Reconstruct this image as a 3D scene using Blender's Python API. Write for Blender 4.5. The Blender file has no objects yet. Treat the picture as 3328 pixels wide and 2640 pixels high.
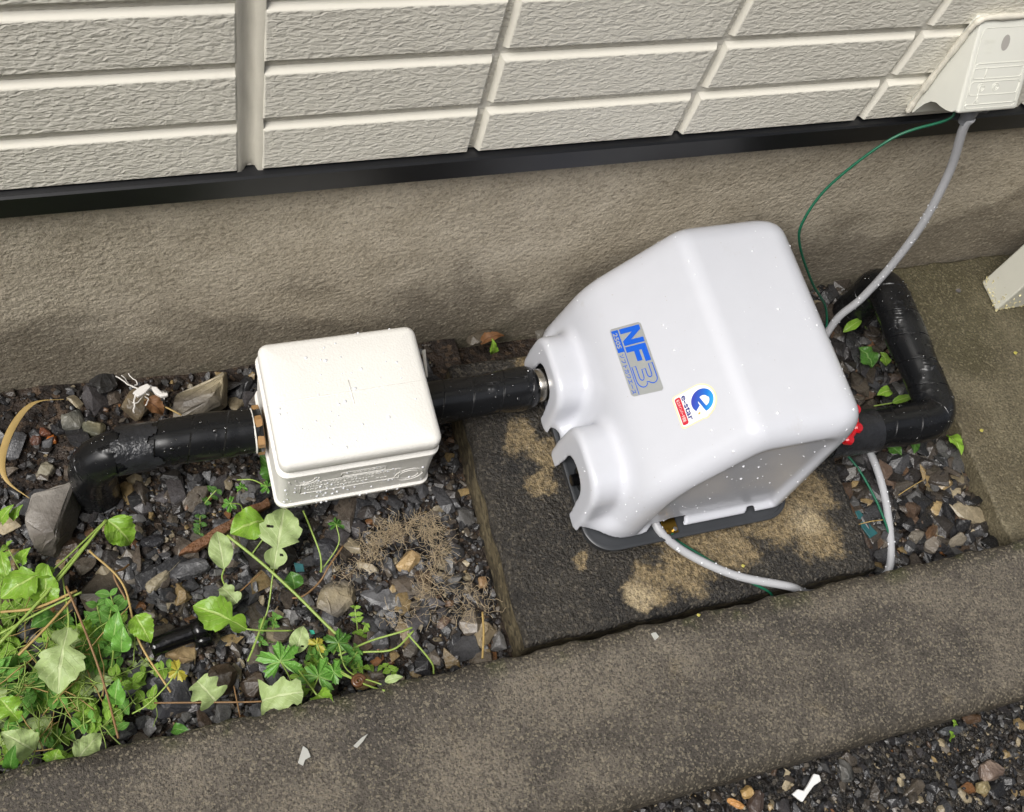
import bpy, bmesh, math, random
import numpy as np
from mathutils import Vector, Matrix
random.seed(7); rng = np.random.default_rng(11)
S = bpy.context.scene
COL = S.collection
R = math.radians

# ------------------------------------------------------------------ camera
CAM_C = (-0.42803, -0.82909, 1.60645)
CAM_R = ((0.942953, -0.258055, 0.210352), (-0.146879, -0.889467, -0.432754), (0.298775, 0.37717, -0.876628))
cam = bpy.data.objects.new('camera', bpy.data.cameras.new('camera'))
COL.objects.link(cam)
cam.data.sensor_fit = 'HORIZONTAL'; cam.data.sensor_width = 36.0
cam.data.lens = 3586.0 / 3328.0 * 36.0
cam.data.clip_start = 0.02; cam.data.clip_end = 500
_r = CAM_R
cam.matrix_world = Matrix(((_r[0][0], -_r[1][0], -_r[2][0], CAM_C[0]), (_r[0][1], -_r[1][1], -_r[2][1], CAM_C[1]),
                           (_r[0][2], -_r[1][2], -_r[2][2], CAM_C[2]), (0, 0, 0, 1)))
S.camera = cam

# ------------------------------------------------------------------ sky, sun, exposure
SUN_EL, SUN_AZ = R(55), R(-67)          # azimuth measured from -y (towards the viewer) to +x
sun_dir = Vector((math.cos(SUN_EL) * math.sin(SUN_AZ), -math.cos(SUN_EL) * math.cos(SUN_AZ), math.sin(SUN_EL)))
W = bpy.data.worlds.new('World'); S.world = W; W.use_nodes = True
nt = W.node_tree; nt.nodes.clear()
sky = nt.nodes.new('ShaderNodeTexSky'); sky.sky_type = 'NISHITA'; sky.sun_disc = False
sky.sun_elevation = SUN_EL; sky.sun_rotation = math.atan2(sun_dir.x, sun_dir.y)
sky.air_density = 1.0; sky.dust_density = 6.0
hs = nt.nodes.new('ShaderNodeHueSaturation'); hs.inputs['Saturation'].default_value = 0.38
bg = nt.nodes.new('ShaderNodeBackground'); bg.inputs['Strength'].default_value = 0.10
wo = nt.nodes.new('ShaderNodeOutputWorld')
nt.links.new(sky.outputs[0], hs.inputs['Color']); nt.links.new(hs.outputs[0], bg.inputs['Color']); nt.links.new(bg.outputs[0], wo.inputs['Surface'])
sl = bpy.data.lights.new('sun', 'SUN'); sl.energy = 2.6; sl.angle = R(34); sl.color = (1.0, 0.98, 0.95)
sun = bpy.data.objects.new('sun', sl); COL.objects.link(sun)
sun.rotation_euler = sun_dir.to_track_quat('Z', 'Y').to_euler()
S.cycles.max_bounces = 5; S.cycles.diffuse_bounces = 2; S.cycles.glossy_bounces = 2; S.cycles.transmission_bounces = 3; S.cycles.transparent_max_bounces = 8
S.cycles.caustics_reflective = False; S.cycles.caustics_refractive = False; S.cycles.use_adaptive_sampling = True
S.view_settings.view_transform = 'Standard'; S.view_settings.look = 'None'
S.view_settings.exposure = 0.27; S.view_settings.gamma = 1.0

# ------------------------------------------------------------------ helpers
def gp(u, v, z=0.0):
    """point of the place seen at photo pixel (u, v) on the level z"""
    q = ((u - 1664.0) / 3586.0, (v - 1320.0) / 3586.0, 1.0)
    d = [sum(CAM_R[i][k] * q[i] for i in range(3)) for k in range(3)]
    t = (z - CAM_C[2]) / d[2]
    return Vector((CAM_C[0] + d[0] * t, CAM_C[1] + d[1] * t, z))

def lin(c):
    return tuple(((x / 255.0) / 12.92 if x / 255.0 <= 0.04045 else ((x / 255.0 + 0.055) / 1.055) ** 2.4) for x in c)

def tag(o, label=None, cat=None, group=None, kind=None):
    if label: o['label'] = label
    if cat: o['category'] = cat
    if group: o['group'] = group
    if kind: o['kind'] = kind
    return o

def empty(name, loc=(0, 0, 0), label=None, cat=None, group=None):
    o = bpy.data.objects.new(name, None); COL.objects.link(o); o.location = loc; o.empty_display_size = 0.02
    return tag(o, label, cat, group)

def mesh_obj(name, me, mat=None, parent=None, smooth=False):
    o = bpy.data.objects.new(name, me); COL.objects.link(o)
    if mat is not None and not me.materials: me.materials.append(mat)
    me.polygons.foreach_set('use_smooth', [bool(smooth)] * len(me.polygons))
    if parent is not None:
        o.parent = parent
        o.matrix_parent_inverse = Matrix.Translation(-Vector(world_loc(parent)))
    return o

def world_loc(o):
    v = Vector(o.location)
    return v

def pyd(name, verts, faces, mat=None, parent=None, smooth=False, uv=None, col=None):
    me = bpy.data.meshes.new(name)
    me.from_pydata([tuple(map(float, v)) for v in verts], [], [tuple(map(int, f)) for f in faces])
    if uv is not None:
        L = me.uv_layers.new(name='UVMap')
        idx = np.zeros(len(me.loops), dtype=np.int32); me.loops.foreach_get('vertex_index', idx)
        L.data.foreach_set('uv', np.asarray(uv, dtype=np.float32)[idx].ravel())
    if col is not None:
        a = me.color_attributes.new('Col', 'FLOAT_COLOR', 'POINT')
        a.data.foreach_set('color', np.asarray(col, dtype=np.float32).ravel())
    me.validate(); me.update()
    return mesh_obj(name, me, mat, parent, smooth)

def tri_mesh(name, V, F, mat=None, parent=None, smooth=False, col=None):
    """fast triangle or quad mesh from numpy arrays"""
    me = bpy.data.meshes.new(name)
    V = np.asarray(V, dtype=np.float32); F = np.asarray(F, dtype=np.int32); k = F.shape[1]
    me.vertices.add(len(V)); me.vertices.foreach_set('co', V.ravel())
    me.loops.add(F.size); me.loops.foreach_set('vertex_index', F.ravel())
    me.polygons.add(len(F)); me.polygons.foreach_set('loop_start', np.arange(0, F.size, k, dtype=np.int32))
    me.polygons.foreach_set('loop_total', np.full(len(F), k, dtype=np.int32))
    if col is not None:
        a = me.color_attributes.new('Col', 'FLOAT_COLOR', 'POINT')
        a.data.foreach_set('color', np.asarray(col, dtype=np.float32).ravel())
    me.update(calc_edges=True); me.validate()
    return mesh_obj(name, me, mat, parent, smooth)

def box_mesh(name, x0, x1, y0, y1, z0, z1, mat=None, parent=None, bevel=0.0, seg=2, smooth=False):
    bm = bmesh.new()
    bmesh.ops.create_cube(bm, size=1.0)
    for v in bm.verts:
        v.co = Vector((x0 + (v.co.x + .5) * (x1 - x0), y0 + (v.co.y + .5) * (y1 - y0), z0 + (v.co.z + .5) * (z1 - z0)))
    if bevel > 0:
        bmesh.ops.bevel(bm, geom=list(bm.edges), offset=bevel, segments=seg, profile=0.5, affect='EDGES')
    me = bpy.data.meshes.new(name); bm.to_mesh(me); bm.free()
    return mesh_obj(name, me, mat, parent, smooth)

def rrect(x0, x1, y0, y1, r, n=8):
    pts = []
    for cx, cy, a0 in ((x1 - r, y1 - r, 0), (x0 + r, y1 - r, 90), (x0 + r, y0 + r, 180), (x1 - r, y0 + r, 270)):
        for i in range(n + 1):
            a = R(a0 + 90.0 * i / n); pts.append((cx + r * math.cos(a), cy + r * math.sin(a)))
    return pts

def stack(name, x0, x1, y0, y1, r, levels, mat, parent=None, n=8, smooth=True):
    """closed solid of rounded-rectangle loops; levels = (inset, z) from bottom to top"""
    V, F = [], []
    for ins, z in levels:
        V += [(x, y, z) for x, y in rrect(x0 + ins, x1 - ins, y0 + ins, y1 - ins, max(r - ins, 0.002), n)]
    m = 4 * (n + 1)
    for l in range(len(levels) - 1):
        for i in range(m):
            j = (i + 1) % m
            F.append((l * m + i, l * m + j, (l + 1) * m + j, (l + 1) * m + i))
    F.append(tuple(reversed(range(m)))); F.append(tuple((len(levels) - 1) * m + i for i in range(m)))
    o = pyd(name, V, F, mat, parent, smooth)
    if smooth: auto_smooth(o)
    return o

def auto_smooth(o, ang=35):
    me = o.data
    me.polygons.foreach_set('use_smooth', [True] * len(me.polygons))
    bm = bmesh.new(); bm.from_mesh(me)
    for e in bm.edges:
        if len(e.link_faces) == 2 and e.calc_face_angle(0) > R(ang): e.smooth = False
    bm.to_mesh(me); bm.free()

def catmull(pts, n=10):
    P = [Vector(p) for p in pts]; P = [P[0] * 2 - P[1]] + P + [P[-1] * 2 - P[-2]]
    out = []
    for i in range(1, len(P) - 2):
        for k in range(n):
            t = k / n; a, b, c, d = P[i - 1], P[i], P[i + 1], P[i + 2]
            out.append(0.5 * ((2 * b) + (c - a) * t + (2 * a - 5 * b + 4 * c - d) * t * t + (3 * b - a - 3 * c + d) * t ** 3))
    out.append(P[-2]); return out

def fillet_path(pts, rad, n=8):
    """polyline with rounded corners"""
    P = [Vector(p) for p in pts]; out = [P[0]]
    for i in range(1, len(P) - 1):
        a = (P[i - 1] - P[i]).normalized(); b = (P[i + 1] - P[i]).normalized()
        p0 = P[i] + a * rad; p1 = P[i] + b * rad
        for k in range(n + 1):
            t = k / n; out.append(p0 * (1 - t) ** 2 + P[i] * 2 * t * (1 - t) + p1 * t * t)
    out.append(P[-1]); return out

def densify(pts, step):
    out = [Vector(pts[0])]
    for a, b in zip(pts[:-1], pts[1:]):
        a, b = Vector(a), Vector(b); m = max(1, int((b - a).length / step))
        for k in range(1, m + 1): out.append(a.lerp(b, k / m))
    return out

def tube_data(path, rad, sides=12, rfun=None, caps=True):
    P = [Vector(p) for p in path]; V, F, UV = [], [], []
    T = [(P[min(i + 1, len(P) - 1)] - P[max(i - 1, 0)]).normalized() for i in range(len(P))]
    up = Vector((0, 0, 1)) if abs(T[0].z) < 0.9 else Vector((0, 1, 0))
    N = (up - T[0] * up.dot(T[0])).normalized(); s = 0.0
    for i, p in enumerate(P):
        if i: s += (p - P[i - 1]).length
        N = (N - T[i] * N.dot(T[i])).normalized(); B = T[i].cross(N)
        for k in range(sides):
            a = 2 * math.pi * k / sides
            r = rad if not callable(rad) else rad(s, i / (len(P) - 1))
            if rfun: r *= rfun(s, a)
            V.append(p + (N * math.cos(a) + B * math.sin(a)) * r); UV.append((s, k / sides))
        if i:
            for k in range(sides):
                j = (k + 1) % sides; b0 = (i - 1) * sides; b1 = i * sides
                F.append((b0 + k, b0 + j, b1 + j, b1 + k))
    if caps:
        F.append(tuple(reversed(range(sides)))); F.append(tuple((len(P) - 1) * sides + k for k in range(sides)))
    return V, F, UV

def tube(name, path, rad, mat, parent=None, sides=12, rfun=None, smooth=True):
    V, F, UV = tube_data(path, rad, sides, rfun)
    return pyd(name, V, F, mat, parent, smooth, uv=UV)

# ------------------------------------------------------------------ materials
def new_mat(name):
    m = bpy.data.materials.new(name); m.use_nodes = True
    nt = m.node_tree; b = nt.nodes['Principled BSDF']
    return m, nt, b
class NT:
    def __init__(s, nt): s.t = nt
    def n(s, typ, **kw):
        nd = s.t.nodes.new('ShaderNode' + typ)
        for k, v in kw.items():
            if k in nd.inputs: nd.inputs[k].default_value = v
            else: setattr(nd, k, v)
        return nd
    def l(s, a, b): s.t.links.new(a, b)
    def coord(s, kind='Object', scale=(1, 1, 1), rot=(0, 0, 0)):
        tc = s.n('TexCoord'); mp = s.n('Mapping'); mp.inputs['Scale'].default_value = scale; mp.inputs['Rotation'].default_value = rot
        s.l(tc.outputs[kind], mp.inputs['Vector']); return mp.outputs['Vector']
    def noise(s, vec, scale, detail=4, rough=0.55, dist=0.0):
        n = s.n('TexNoise'); n.inputs['Scale'].default_value = scale; n.inputs['Detail'].default_value = detail
        n.inputs['Roughness'].default_value = rough; n.inputs['Distortion'].default_value = dist
        if vec is not None: s.l(vec, n.inputs['Vector'])
        return n.outputs['Fac']
    def ramp(s, fac, stops, interp='LINEAR'):
        r = s.n('ValToRGB'); e = r.color_ramp.elements; r.color_ramp.interpolation = interp
        while len(e) < len(stops): e.new(0.5)
        for i, (p, c) in enumerate(stops):
            e[i].position = p; e[i].color = (*c, 1) if len(c) == 3 else c
        s.l(fac, r.inputs['Fac']); return r.outputs['Color']
    def val(s, fac, a, b):                      # smooth 0..1 between a and b
        r = s.n('MapRange'); r.interpolation_type = 'SMOOTHSTEP'
        r.inputs['From Min'].default_value = a; r.inputs['From Max'].default_value = b
        s.l(fac, r.inputs['Value']); return r.outputs['Result']
    def mix(s, fac, a, b, mode='MIX'):
        m = s.n('Mix', data_type='RGBA', blend_type=mode)
        for src, i in ((fac, 0), (a, 6), (b, 7)):
            if hasattr(src, 'is_linked'): s.l(src, m.inputs[i])
            else: m.inputs[i].default_value = src if i == 0 else ((*src, 1) if len(src) == 3 else src)
        return m.outputs[2]
    def math(s, op, a, b=0.0):
        m = s.n('Math', operation=op)
        for src, i in ((a, 0), (b, 1)):
            if hasattr(src, 'is_linked'): s.l(src, m.inputs[i])
            else: m.inputs[i].default_value = src
        return m.outputs[0]
    def bump(s, h, strength=0.5, dist=0.002, normal=None):
        b = s.n('Bump'); b.inputs['Strength'].default_value = strength; b.inputs['Distance'].default_value = dist
        s.l(h, b.inputs['Height'])
        if normal is not None: s.l(normal, b.inputs['Normal'])
        return b.outputs['Normal']
    def sep(s, vec):
        x = s.n('SeparateXYZ'); s.l(vec, x.inputs[0]); return x.outputs

def plain(name, col, rough=0.5, metal=0.0, bump=None, coat=0.0, spec=0.5, var=0.0):
    m, nt, b = new_mat(name); N = NT(nt); c = lin(col)
    b.inputs['Base Color'].default_value = (*c, 1); b.inputs['Roughness'].default_value = rough
    b.inputs['Metallic'].default_value = metal; b.inputs['Coat Weight'].default_value = coat; b.inputs['Coat Roughness'].default_value = 0.08
    b.inputs['Specular IOR Level'].default_value = spec
    v = N.coord()
    f = N.noise(v, 40.0, 5)
    if var > 0:
        N.l(N.mix(f, tuple(x * (1 - var) for x in c), tuple(min(1, x * (1 + var)) for x in c)), b.inputs['Base Color'])
    if bump:
        N.l(N.bump(N.noise(v, bump[0], 4), bump[1], bump[2]), b.inputs['Normal'])
    return m

def mat_siding():
    m, nt, b = new_mat('siding_paint'); N = NT(nt); v = N.coord(scale=(1, 1, 1.9))
    vo = N.n('TexVoronoi', feature='SMOOTH_F1'); vo.inputs['Scale'].default_value = 105; vo.inputs['Smoothness'].default_value = 0.6
    d = N.n('VectorMath', operation='ADD'); ns = N.n('TexNoise'); ns.inputs['Scale'].default_value = 70; ns.inputs['Detail'].default_value = 2
    sc = N.n('VectorMath', operation='SCALE'); sc.inputs['Scale'].default_value = 0.02
    N.l(v, ns.inputs['Vector']); N.l(ns.outputs['Color'], sc.inputs[0]); N.l(v, d.inputs[0]); N.l(sc.outputs[0], d.inputs[1]); N.l(d.outputs[0], vo.inputs['Vector'])
    h = N.math('ADD', N.math('MULTIPLY', vo.outputs['Distance'], -0.8), N.math('MULTIPLY', N.noise(d.outputs[0], 120, 1, .4), 1.1))
    tc = N.n('TexCoord'); nrm = N.n('NewGeometry'); ny = N.sep(nrm.outputs['True Normal'])[1]
    face = N.val(N.math('MULTIPLY', ny, -1.0), 0.9, 0.98)       # relief only on the flat faces, grooves are smooth
    N.l(N.bump(N.math('MULTIPLY', h, face), 0.42, 0.0034), b.inputs['Normal'])
    dirt = N.noise(v, 9, 5); st = N.math('MULTIPLY', N.val(N.noise(N.coord(scale=(14, 14, 1.6)), 1.6, 5, .65), .56, .78), .22)
    N.l(N.mix(st, N.mix(dirt, lin((238, 234, 220)), lin((245, 241, 228))), lin((170, 158, 134))), b.inputs['Base Color'])
    b.inputs['Roughness'].default_value = 0.42
    return m

def mat_foundation():
    m, nt, b = new_mat('foundation_stucco'); N = NT(nt); v = N.coord(); z = N.sep(v)[2]
    big = N.noise(v, 3.2, 5, .6, .6); mid = N.noise(v, 11, 5, .6); fine = N.noise(v, 260, 5, .65)
    base = N.mix(N.val(mid, .3, .7), lin((184, 173, 153)), lin((208, 197, 177)))
    base = N.mix(N.math('MULTIPLY', N.val(fine, .5, .68), .5), base, lin((222, 208, 182)))
    # damp stains that climb from the foot of the wall
    lev = N.math('ADD', z, N.math('MULTIPLY', big, -0.75))
    damp = N.val(lev, -0.14, -0.30)
    base = N.mix(N.math('MULTIPLY', damp, .68), base, lin((98, 90, 77)))
    moss = N.math('MULTIPLY', N.val(z, .05, -.03), N.val(mid, .42, .6))
    base = N.mix(N.math('MULTIPLY', moss, .5), base, lin((70, 72, 45)))
    r1, d1 = cells(N, v, 260)
    base = N.mix(N.math('MULTIPLY', N.val(r1, .35, .04), .35), base, lin((104, 92, 74))); base = N.mix(N.math('MULTIPLY', N.val(r1, .7, .98), .3), base, lin((220, 208, 184)))
    speck = N.val(N.noise(v, 95, 2, .5), .68, .72)
    base = N.mix(N.math('MULTIPLY', speck, .45), base, lin((96, 84, 68)))
    N.l(base, b.inputs['Base Color']); b.inputs['Roughness'].default_value = 0.85
    h = N.math('ADD', N.math('MULTIPLY', r1, .6), N.math('MULTIPLY', N.noise(v, 130, 4, .6), 1.6))
    N.l(N.bump(h, .6, .0045), b.inputs['Normal']); return m

def cells(N, v, scale, rnd=1.0):
    """random value per grain"""
    vo = N.n('TexVoronoi', feature='F1'); vo.inputs['Scale'].default_value = scale; N.l(v, vo.inputs['Vector'])
    return N.sep(vo.outputs['Color'])[0], vo.outputs['Distance']
def speckled(name, c0, c1, cdark, clight, bscale=180, stain=None, rough=.75, wet=0.0, bumpd=.003, contrast=1.0):
    m, nt, b = new_mat(name); N = NT(nt); v = N.coord()
    big = N.noise(v, 6, 4, .62, .4); r1, d1 = cells(N, v, bscale); r2, d2 = cells(N, v, bscale * .8); fine = N.noise(v, bscale * .6, 3, .65)
    base = N.mix(N.val(big, .35, .68), lin(c0), lin(c1))
    if stain: base = stain(N, v, base)
    dk = N.math('MULTIPLY', N.math('MAXIMUM', N.val(r1, .42, .05), N.val(fine, .46, .34)), .8 * contrast)
    base = N.mix(dk, base, N.mix(.75, base, lin(cdark)))
    lt = N.math('MAXIMUM', N.math('MULTIPLY', N.val(r1, .72, .95), .55 * contrast), N.math('MULTIPLY', N.val(r2, .972, .985), .7 * contrast))
    base = N.mix(lt, base, lin(clight))
    N.l(base, b.inputs['Base Color']); b.inputs['Roughness'].default_value = rough
    if wet > 0:
        N.l(N.math('SUBTRACT', rough, N.math('MULTIPLY', N.val(big, .45, .6), wet)), b.inputs['Roughness'])
    h = N.math('ADD', N.math('MULTIPLY', r1, .6), N.math('MULTIPLY', fine, 1.6))
    N.l(N.bump(h, .85, bumpd), b.inputs['Normal']); return m

def blobs(N, v, pts, dscale=14, dist=.05):
    """soft union of irregular patches given as (x, y, radius)"""
    nz = N.n('TexNoise'); nz.inputs['Scale'].default_value = dscale; nz.inputs['Detail'].default_value = 5; nz.inputs['Roughness'].default_value = .65
    N.l(v, nz.inputs['Vector'])
    sub = N.n('VectorMath', operation='SUBTRACT'); sub.inputs[1].default_value = (.5, .5, .5); N.l(nz.outputs['Color'], sub.inputs[0])
    sc = N.n('VectorMath', operation='SCALE'); sc.inputs['Scale'].default_value = dist * 2; N.l(sub.outputs[0], sc.inputs[0])
    ad = N.n('VectorMath', operation='ADD'); N.l(v, ad.inputs[0]); N.l(sc.outputs[0], ad.inputs[1])
    s = N.sep(ad.outputs[0]); acc = None
    for x, y, r in pts:
        dx = N.math('SUBTRACT', s[0], x); dy = N.math('SUBTRACT', s[1], y)
        d = N.math('SQRT', N.math('ADD', N.math('MULTIPLY', dx, dx), N.math('MULTIPLY', dy, dy)))
        k = N.val(N.math('DIVIDE', d, r), 1.3, .45)
        acc = k if acc is None else N.math('MAXIMUM', acc, k)
    return acc

def attr_mat(name, rough=.35, bscale=260, bd=.002, mottled=.5):
    m, nt, b = new_mat(name); N = NT(nt); a = N.n('Attribute', attribute_name='Col'); v = N.coord()
    f = N.noise(v, bscale, 4, .6); g = N.noise(v, bscale * .35, 4, .6)
    c = N.mix(N.math('MULTIPLY', N.val(g, .35, .7), mottled), a.outputs['Color'], (0.012, .011, .01), 'MIX')
    c = N.mix(N.math('MULTIPLY', N.val(f, .62, .75), .35), c, (0.30, .28, .25))
    N.l(c, b.inputs['Base Color'])
    N.l(N.math('ADD', rough, N.math('MULTIPLY', f, .25)), b.inputs['Roughness'])
    N.l(N.bump(N.math('ADD', f, g), .6, bd), b.inputs['Normal']); return m

M = {}
M['siding'] = mat_siding()
M['sealant'] = plain('joint_sealant', (228, 223, 208), .5, var=.08, bump=(120, .2, .002))
M['flashing'] = plain('black_flashing', (13, 14, 17), .4, var=.6, bump=(30, .1, .002))
M['foundation'] = mat_foundation()
def pad_stain(N, v, base):
    tan = blobs(N, v, [(.30, -.475, .055), (.235, -.49, .04), (.38, -.45, .06), (.47, -.42, .06), (.55, -.40, .05), (.21, -.505, .03), (.10, -.22, .035), (.13, -.25, .035),
                       (.11, -.30, .030), (.14, -.43, .015), (.54, -.47, .05), (.33, -.40, .1), (.17, -.10, .05)], 22, .032)
    f = N.noise(v, 120, 5, .75); g = N.noise(v, 26, 5, .7)
    tanc = N.mix(N.val(f, .35, .65), lin((104, 90, 66)), lin((160, 141, 106)))
    pale = blobs(N, v, [(.205, -.51, .032), (.53, -.445, .03)], 18, .02)
    tanc = N.mix(N.math('MULTIPLY', pale, .8), tanc, lin((190, 172, 138)))
    m1 = N.val(N.math('ADD', N.math('ADD', N.math('MULTIPLY', f, .9), N.math('MULTIPLY', g, .9)), N.math('MULTIPLY', tan, .72)), 1.08, 1.62)
    return N.mix(m1, base, tanc)
M['pad'] = speckled('pad_concrete', (30, 28, 27), (58, 54, 48), (14, 13, 13), (124, 116, 102), 300, pad_stain, .5, .2, .006, .55)
M['pad_side'] = speckled('pad_side', (58, 51, 38), (98, 88, 66), (30, 26, 18), (120, 110, 86), 120, None, .7, 0)
def kerb_stain(N, v, base):
    f = N.noise(v, 11, 4, .6, .5)
    b2 = N.mix(N.math('MULTIPLY', N.val(f, .6, .74), .45), base, lin((132, 118, 90)))
    s = N.sep(v); edge = N.val(N.math('ADD', s[1], N.math('MULTIPLY', f, .03)), -.575, -.548)
    edge2 = N.val(N.math('ADD', s[1], N.math('MULTIPLY', f, .06)), -.725, -.76)
    e = N.math('MAXIMUM', edge, N.math('MULTIPLY', edge2, .95))
    b2 = N.mix(N.math('MULTIPLY', e, .65), b2, lin((44, 37, 22)))
    moss = N.math('MULTIPLY', N.math('MULTIPLY', edge, N.val(N.noise(v, 23, 4), .5, .62)), .6)
    return N.mix(moss, b2, lin((66, 70, 30)))
M['kerb'] = speckled('kerb_concrete', (76, 71, 65), (118, 110, 98), (40, 36, 31), (142, 133, 114), 380, kerb_stain, .7, .15, .004)
def slab_stain(N, v, base):
    g = blobs(N, v, [(.98, -.03, .12), (1.0, -.15, .09), (1.2, -.05, .15)], 9, .08)
    b2 = N.mix(N.math('MULTIPLY', g, .6), base, lin((62, 58, 30)))
    d = blobs(N, v, [(.93, -.32, .05), (.93, -.4, .05), (.95, -.47, .06)], 20, .05)
    return N.mix(N.math('MULTIPLY', d, .4), b2, lin((66, 56, 36)))
M['slab'] = speckled('slab_concrete', (90, 83, 64), (116, 108, 86), (58, 52, 38), (140, 131, 106), 330, slab_stain, .6, .2, .0035, .8)
M['soil'] = speckled('soil', (30, 23, 18), (54, 41, 30), (18, 14, 11), (92, 74, 56), 130, None, .85, .2, .006)
M['soil_dark'] = speckled('wet_grit', (26, 23, 21), (40, 36, 32), (10, 9, 9), (96, 90, 80), 200, None, .6, .2, .006)
M['gravel'] = attr_mat('gravel_stone', .16, 220, .002, .35)
M['rock'] = attr_mat('rock_stone', .3, 90, .004, .28)

def mat_cover():
    m, nt, b = new_mat('white_cover_plastic'); N = NT(nt); v = N.coord()
    b.inputs['Base Color'].default_value = (*lin((232, 233, 238)), 1); b.inputs['Roughness'].default_value = 0.23
    b.inputs['Subsurface Weight'].default_value = 0.0; b.inputs['Coat Weight'].default_value = .15; b.inputs['Coat Roughness'].default_value = .06
    cc = N.mix(N.noise(v, 30, 4), lin((199, 201, 208)), lin((204, 206, 213)))
    smud = N.math('MULTIPLY', N.val(N.noise(v, 17, 5, .7), .62, .78), .16); spk = N.math('MULTIPLY', N.val(N.noise(v, 170, 2), .755, .775), .45)
    N.l(N.mix(N.math('MAXIMUM', smud, spk), cc, lin((158, 146, 126))), b.inputs['Base Color'])
    N.l(N.bump(N.noise(v, 55, 2), .06, .002), b.inputs['Normal']); return m
M['cover'] = mat_cover()
M['base_plastic'] = plain('grey_base_plastic', (54, 56, 59), .36, var=.12, bump=(160, .1, .001))
M['dark_inside'] = plain('dark_pump_body', (24, 25, 27), .5, var=.3)
M['black_plug'] = plain('black_drain_plug', (12, 12, 13), .15, bump=(80, .3, .003))
def mat_eps():
    m, nt, b = new_mat('expanded_foam'); N = NT(nt); v = N.coord()
    vo = N.n('TexVoronoi', feature='F1'); vo.inputs['Scale'].default_value = 330; N.l(v, vo.inputs['Vector'])
    b.inputs['Base Color'].default_value = (*lin((234, 232, 226)), 1); b.inputs['Roughness'].default_value = .55
    b.inputs['Subsurface Weight'].default_value = 0.0; b.inputs['Subsurface Radius'].default_value = (.01, .01, .01)
    N.l(N.bump(N.math('ADD', N.math('MULTIPLY', vo.outputs['Distance'], -1.0), N.noise(v, 30, 3)), .22, .0012), b.inputs['Normal']); return m
M['eps'] = mat_eps()
def mat_tape():
    m, nt, b = new_mat('black_wrap_tape'); N = NT(nt)
    uv = N.n('UVMap'); s = N.sep(uv.outputs[0])
    ph = N.math('ADD', N.math('MULTIPLY', s[0], 21.0), s[1]); fr = N.math('FRACT', ph)
    step = N.val(fr, .0, .05)
    mp = N.n('Mapping'); mp.inputs['Scale'].default_value = (260, 3.2, 1); mp.inputs['Rotation'].default_value = (0, 0, .0); N.l(uv.outputs[0], mp.inputs['Vector'])
    sk = N.n('VectorMath', operation='ADD'); N.l(mp.outputs[0], sk.inputs[0])
    cm = N.n('CombineXYZ'); N.l(N.math('MULTIPLY', s[1], 20.0), cm.inputs[0]); N.l(cm.outputs[0], sk.inputs[1])
    wr = N.noise(sk.outputs[0], .5, 3, .55, .6)
    oc = N.coord(); patch = N.val(N.noise(oc, 16, 3), .5, .66)
    h = N.math('ADD', N.math('MULTIPLY', step, .9), N.math('MULTIPLY', N.math('MULTIPLY', wr, patch), 1.5))
    N.l(N.bump(h, .9, .0026), b.inputs['Normal'])
    N.l(N.mix(N.noise(oc, 25, 4), lin((14, 15, 17)), lin((27, 28, 30))), b.inputs['Base Color'])
    N.l(N.math('ADD', .16, N.math('MULTIPLY', N.noise(oc, 30, 3), .2)), b.inputs['Roughness'])
    return m
M['tape'] = mat_tape()
M['tape_clear'] = plain('wrinkled_tape', (42, 43, 46), .2, bump=(150, .7, .003), var=.7)
M['nut'] = plain('brown_nut', (158, 122, 78), .45, var=.15)
M['steel'] = plain('stainless_steel', (190, 186, 178), .25, 1.0, var=.05)
M['brass'] = plain('brass_terminal', (150, 118, 50), .3, 1.0)
M['cable'] = plain('grey_cable', (176, 177, 180), .38, var=.03)
M['wire'] = plain('green_wire', (24, 96, 70), .35, var=.08)
M['plug'] = plain('grey_plug', (120, 122, 126), .45, var=.05)
M['red'] = plain('red_valve_handle', (205, 22, 34), .3, coat=.4, var=.1)
M['outlet'] = plain('outlet_plastic', (228, 228, 218), .4, var=.02)
M['white_post'] = plain('white_steel_paint', (222, 221, 208), .35, var=.04, bump=(60, .2, .002))
M['flake'] = plain('peeling_paint', (206, 196, 150), .6, var=.35, bump=(200, .6, .003))
M['black_shut'] = plain('socket_gap', (30, 24, 34), .6)

def struct(o, kind='structure'): o['kind'] = kind; return o

# ================================================================== SETTING
# one sheet of ground to the horizon, below everything
pyd('ground', [(-60, -60, -.06), (60, -60, -.06), (60, 60, -.06), (-60, 60, -.06)], [(0, 1, 2, 3)], M['soil'])['kind'] = 'structure'

def nz2(x, y, s, seed=0):
    return (math.sin(x * s * 1.3 + seed) * math.cos(y * s * 1.7 + seed * 2.1) + .6 * math.sin(x * s * 2.9 + y * s * 2.3 + seed * 3.3) + .35 * math.sin(x * s * 5.7 - y * s * 6.1 + seed)) / 1.95

def sheet(name, x0, x1, y0, y1, nx, ny, zf, mat):
    V, F = [], []
    for j in range(ny + 1):
        for i in range(nx + 1):
            x = x0 + (x1 - x0) * i / nx; y = y0 + (y1 - y0) * j / ny; V.append((x, y, zf(x, y)))
    for j in range(ny):
        for i in range(nx):
            a = j * (nx + 1) + i; F.append((a, a + 1, a + nx + 2, a + nx + 1))
    o = pyd(name, V, F, mat, None, True); o['kind'] = 'structure'; return o

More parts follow.
